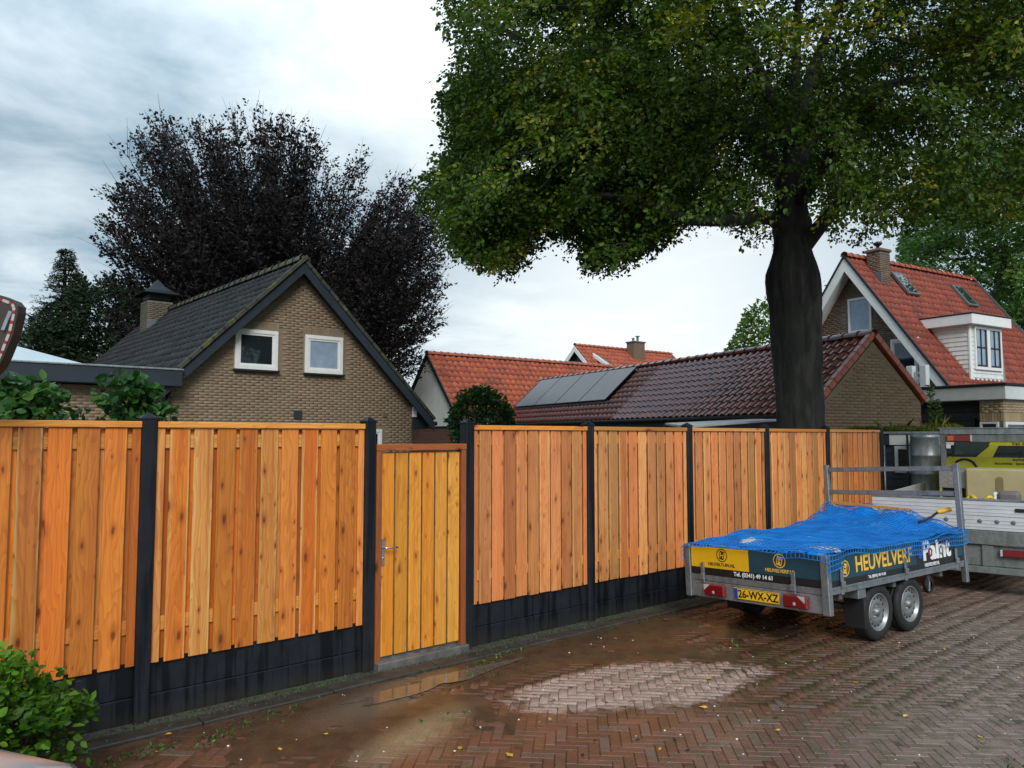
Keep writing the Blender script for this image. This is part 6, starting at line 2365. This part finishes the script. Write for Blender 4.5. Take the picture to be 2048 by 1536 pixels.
def bush(name, label, cat, c, rad, n, per, ln, wd, sz, mat, tint, asp=.62, seed=1, gaps=.36, shell=.45, up=.3, droop=.25, flat=.5, zmin=.02, box=None):
    t = thing(name, label, cat, (c[0], c[1], 0))
    if box:
        P = rng.uniform(-1, 1, (n * 3, 3))
        f = np.abs(P).max(1); P = P / f[:, None] * rng.uniform(shell, 1, (len(P), 1))
        d = P / np.linalg.norm(P, axis=1, keepdims=True)
        P = np.array(c) + P * np.array(rad)
    else:
        P, d = gauss_pts(n * 3, c, rad, shell)
    ok = (P[:, 2] > zmin) & (fbm(P, 2.2 / max(rad) * 1.0 + 1.0, seed, 3) > gaps)
    P, d = P[ok][:n], d[ok][:n]
    D = d + rng.normal(0, .35, d.shape); D[:, 2] += up
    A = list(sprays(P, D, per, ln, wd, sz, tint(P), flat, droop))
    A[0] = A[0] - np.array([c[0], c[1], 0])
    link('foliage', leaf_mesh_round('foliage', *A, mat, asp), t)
    m = MB()
    for i in range(0, len(P), 5):
        p = P[i] - np.array([c[0], c[1], 0])
        m.tube([(p[0] * .15, p[1] * .15, 0), (p[0] * .6, p[1] * .6, p[2] * .55), tuple(p)], [.012, .008, .004], 4, False)
    tag(m.build('stems', M['bark_dark'], t, recalc=False), kind='stuff')
    return t


# hornbeam hedge in the lower left corner
hc = atd(-35, 1520, 4.0)
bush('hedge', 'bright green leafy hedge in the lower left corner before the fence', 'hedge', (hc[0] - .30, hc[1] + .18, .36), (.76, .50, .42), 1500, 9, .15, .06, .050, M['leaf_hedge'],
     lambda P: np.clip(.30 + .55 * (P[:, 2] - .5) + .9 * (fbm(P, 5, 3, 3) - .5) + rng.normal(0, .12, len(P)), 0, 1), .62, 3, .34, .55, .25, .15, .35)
# two leafy shrubs showing above the fence at the left
for k, (px_, pw, top, lab) in enumerate(((70, 88, 762, 'broad-leaved shrub above the fence top at the left edge'), (262, 50, 762, 'leafy shrub above the fence top next to the second black post'))):
    c = atd(px_, 830, 7.6)
    rx_ = pw / FPX * 7.6
    hgt_ = (872 - top) / FPX * 7.6 + 2
    bush('garden_shrub', lab, 'shrub', (c[0], c[1], hgt_ - .62), (rx_, rx_ * .8, .62), [210, 130][k], 9, .30, .10, .10, M['leaf_shrub'],
         lambda P: np.clip(.32 + rng.normal(0, .2, len(P)), 0, .95), .66, 4 + k, .44, .1, .9, .55, .35)
# clipped ivy-clad bush between the white gable and the garage
c = atd(962, 815, 17.5)
bush('ivy_bush', 'dense dark green bush with yellow tips between white gable and solar panels', 'bush', (c[0], c[1], 2.32), (.62, .62, .70), 620, 14, .2, .10, .075, M['leaf_ivy'],
     lambda P: np.clip(.25 + .9 * np.clip(P[:, 2] - 2.7, 0, 1) + rng.normal(0, .12, len(P)), 0, 1), .6, 8, .30, .6, .2, .2, .4)


def low_weeds():
    """moss and small weeds in the joints along the kerb"""
    C, D, S, T = [], [], [], []
    spots = [(1010, 1308, 60), (960, 1330, 25), (430, 1480, 50), (460, 1465, 40), (300, 1500, 40), (230, 1525, 40), (520, 1440, 25), (620, 1380, 20), (720, 1365, 20), (840, 1340, 18), (1480, 1290, 16), (880, 1440, 12), (1000, 1345, 20), (560, 1420, 14), (1640, 1255, 18), (2040, 1530, 16), (1700, 1300, 10)]
    for px_, py_, n in spots:
        g_ = gr(px_, py_)
        for k in range(n):
            p = g_ + np.array([rng.normal(0, .13), rng.normal(0, .05), .0])
            p[2] = .002
            C.append(p); D.append((rng.normal(0, .7), rng.normal(0, .7), rng.uniform(.1, .9))); S.append(rng.uniform(.012, .045)); T.append(rng.uniform(.1, .9))
    n = 330
    x = rng.uniform(.5, 12, n); y = rng.normal(KY + .0, .035, n)
    keep = vnoise(np.stack([x, y, 0 * x], 1), 1.4, 3) > .45
    for a, b in zip(x[keep], y[keep]):
        C.append((a, b, .0)); D.append((rng.normal(0, .6), rng.normal(0, .6), rng.uniform(.2, 1))); S.append(rng.uniform(.01, .04)); T.append(rng.uniform(.1, .7))
    C, D, S, T = map(np.array, (C, D, S, T))
    o = link('weeds', leaf_mesh('weeds', C, D.astype(float), unit(len(C)), S, T, M['leaf_shrub'], .4))
    tag(o, 'tiny weeds and moss tufts growing in the paving joints along the kerb', 'weeds', kind='stuff')


low_weeds()


def fallen_leaves():
    v = [(0, -.5, .0), (.26, -.15, .10), (.30, .15, .02), (0, .55, .06), (-.28, .18, .12), (-.24, -.18, .0), (0, 0, -.01)]
    f = [(0, 1, 6), (1, 2, 6), (2, 3, 6), (3, 4, 6), (4, 5, 6), (5, 0, 6)]
    me = MB().add(v, f).mesh('fallen_leaf', M['leaf_fallen'], recalc=False)
    spots = [(1418, 1359, 1.5, 'orange-brown curled leaf on the pale brick patch'), (1407, 1416, 1.3, 'yellow leaf just below the right end of the pale brick patch'), (1627, 1324, 1.2, 'yellow leaf on dark bricks in front of the trailer tail'),
             (1710, 1366, 1.1, 'yellow leaf on dark bricks below the trailer wheels'), (1811, 1434, 1.2, 'yellow leaf among the grey washed bricks at lower right'), (1018, 1511, 1.4, 'golden leaf near the bottom edge below the sandy stain'),
             (921, 1498, 1.2, 'orange leaf on the muddy bricks left of the bottom middle'), (1100, 1440, .8, 'tiny withered leaf at the lower edge of the pale brick patch'), (650, 1470, 1.0, 'yellow leaf on the mud below the puddle, left of the sandy stain'), (420, 1438, 1.0, 'yellow leaf on the silt in front of the slab right of the first black post'),
             (336, 1470, 1.0, 'yellow leaf beside the kerb near the foot of the first black post'), (1230, 1278, 1.0, 'small leaf on dark wet silt between pale patch and fence'), (1120, 1272, .9, 'small leaf close to the kerb right of the gate'),
             (560, 1500, .9, 'small leaf on muddy bricks near the bottom edge left of the puddle'), (1555, 1462, .8, 'small leaf on bricks right of and below the pale patch'), (1890, 1300, .9, 'small leaf on bricks right of the trailer wheels'),
             (1960, 1475, .9, 'small leaf on grey bricks in the lower right corner'), (1320, 1500, .7, 'small leaf on red bricks at the bottom middle')]
    for x, y, s, lab in spots:
        c = gr(x, y)
        o = link('fallen_leaf', me, None, (c[0], c[1], .006), (random.uniform(-.15, .15), random.uniform(-.15, .15), random.uniform(0, 6.3)), (.05 * s,) * 3)
        tag(o, lab or 'small withered leaf lying on the wet brick paving', 'leaf', 'fallen leaves on the paving')
    mp = [(1190, 1482), (1275, 1481), (1165, 1512), (1350, 1481), (1550, 1437), (1375, 1502)]
    for x, y in mp:
        c = gr(x, y)
        o = link('dark_leaf', shared('dl', lambda: MB().add(v, f).mesh('dark_leaf', M['dark'], recalc=False)), None, (c[0], c[1], .006), (.1, .1, random.uniform(0, 6)), (.035,) * 3)
        tag(o, 'small dark wet leaf lying on the brick paving', 'leaf', 'dark wet leaves on the paving')


fallen_leaves()


def puddle():
    """film of rain water in the hollow before the gate"""
    c0 = gr(880, 1368)
    n = 60
    vs = [(c0[0], c0[1], .0072)]
    for k in range(n):
        a = 2 * math.pi * k / n
        r_ = 1 + .35 * math.sin(a * 2 + 1) + .2 * math.sin(a * 5 + .4) + .10 * math.sin(a * 9)
        vs.append((c0[0] + math.cos(a) * .62 * r_, c0[1] + .05 + math.sin(a) * .15 * r_, .0072))
    m, t, b, out = new_mat('rain_water')
    P = t.n('ShaderNodeNewGeometry').outputs['Position']
    nn = t.noise(P, 9, 5, .65)
    t.set(b.inputs['Base Color'], t.mix(t.remap(nn, .35, .65), (.10, .07, .045), (.16, .12, .085)))
    t.set(b.inputs['Roughness'], t.remap(t.noise(P, 5, 4), .4, .62, .06, .34))
    b.inputs['Coat Weight'].default_value = .5
    b.inputs['Coat Roughness'].default_value = .08
    o = MB().add(vs, [(0, k, k % n + 1) for k in range(1, n + 1)]).build('puddle', m, recalc=False)
    tag(o, kind='structure')


puddle()


# ================================================================== THINGS AT THE LEFT EDGE
def parked_car():
    """light grey car whose front wing just enters the lower left corner"""
    m = simple('car_paint', (.50, .49, .50), .18, .2, var=.08, coat=.9)
    tip = atd(118, 1560, 2.6)
    t = thing('parked_car', 'light grey car, only the rounded edge of its bonnet showing bottom left', 'car', (tip[0], tip[1], 0), R(150))
    # body loft along local x (nose at 0), half width profile and heights
    secs = [(-.02, .30, .55, .50), (.03, .62, .40, .62), (.18, .78, .30, .70), (.55, .84, .26, .80), (1.05, .86, .24, 1.0), (1.5, .87, .24, 1.02), (3.3, .87, .24, 1.0), (3.9, .82, .28, .98), (4.1, .70, .36, .80)]
    V = []; F_ = []
    n = 14
    for x, hw, z0, z1 in secs:
        for k in range(n):
            a = math.pi * k / (n - 1)
            e = .42
            cy = math.copysign(abs(math.cos(a)) ** e, math.cos(a)); sz = max(math.sin(a), 0) ** e
            V.append((x, hw * cy, z0 + (z1 - z0) * sz))
    for i in range(len(secs) - 1):
        for k in range(n - 1):
            F_.append((i * n + k, i * n + k + 1, (i + 1) * n + k + 1, (i + 1) * n + k))
        F_.append((i * n + n - 1, i * n, (i + 1) * n, (i + 1) * n + n - 1))
    F_.append(tuple(range(n))); F_.append(tuple(range((len(secs) - 1) * n, len(secs) * n)))
    bd = MB().add(V, F_).build('body', m, t, True)
    cab = [(1.25, .74, 1.0), (2.0, .60, 1.44), (3.1, .60, 1.46), (3.8, .70, 1.0)]
    V = []
    for x, hw, z in cab:
        V += [(x, -hw, z), (x, hw, z)]
    MB().add(V, [(0, 1, 3, 2), (2, 3, 5, 4), (4, 5, 7, 6), (0, 2, 4, 6), (1, 7, 5, 3)]).build('cabin_glass', M['glass'], t)
    MB().cbox(2.0, 3.1, -.6, .6, 1.45, 1.49, .015).build('roof', m, t)
    for x in (.8, 3.35):
        for s in (-1, 1):
            MB().lathe([(.19, -.1), (.30, -.1), (.315, -.05), (.315, .05), (.30, .1), (.19, .1), (.05, .08), (.001, .08)], 28, 1, (x, s * .76, .315)).build('wheel', M['rubber'], t, True)
    return t


parked_car()


def raised_flap():
    """hazard-taped flap of a vehicle standing left of the picture"""
    D = 4.6
    o = atd(-50, 900, D)
    t = thing('tail_lift', 'dark tilted loading flap edged with red and white hazard tape at the left edge', 'tail lift', (o[0], o[1], 0), YAW - R(90))
    s = D / FPX
    # local x = to the right in the picture, local z up
    X = lambda px_: (px_ + 40) * s
    Zz = lambda py_: 2 + (872 - py_) * s
    outline = [(-260, 560), (-60, 572), (0, 588), (28, 599), (37, 610), (38, 624), (30, 668), (14, 712), (4, 734), (-30, 770), (-260, 800)]
    MB().prism([(X(a), Zz(b)) for a, b in outline], 1, -.02, .06).build('flap', simple('flap_paint', (.05, .035, .028), .6, var=.4), t)
    edge = [(-60, 580), (0, 596), (26, 606), (31, 614), (31, 626), (24, 664), (9, 708), (0, 728)]
    pts = []
    for i in range(len(edge) - 1):
        for q in np.linspace(0, 1, 5)[:-1]:
            pts.append(np.array(edge[i]) * (1 - q) + np.array(edge[i + 1]) * q)
    pts.append(np.array(edge[-1]))
    d = np.cumsum([0] + [np.linalg.norm(pts[i + 1] - pts[i]) for i in range(len(pts) - 1)])
    tot = d[-1]
    tape_w = simple('tape_white', (.5, .45, .42), .5, var=.4); tape_r = simple('tape_red', (.30, .03, .03), .5, var=.4)
    k = 0
    step = 7.0
    q = 0
    while q < tot - 1:
        a = np.array([np.interp(q, d, [p[0] for p in pts]), np.interp(q, d, [p[1] for p in pts])])
        b = np.array([np.interp(min(q + step, tot), d, [p[0] for p in pts]), np.interp(min(q + step, tot), d, [p[1] for p in pts])])
        MB().bar((X(a[0]), -.0235, Zz(a[1])), (X(b[0]), -.0235, Zz(b[1])), .004, .017, (0, 0, 1) if abs(b[1] - a[1]) < abs(b[0] - a[0]) else (1, 0, 0)).build('hazard_tape', tape_w if k % 3 else tape_r, t)
        q += step; k += 1
    MB().bar((X(12), -.026, Zz(660)), (X(26), -.026, Zz(622)), .02, .02, (0, 1, 0)).build('hinge_bar', M['zinc'], t)
    # column carrying it, left of the picture
    MB().cbox(X(-250), X(-215), -.01, .05, 0, Zz(560), .01).build('column', M['black_metal'], t)


raised_flap()
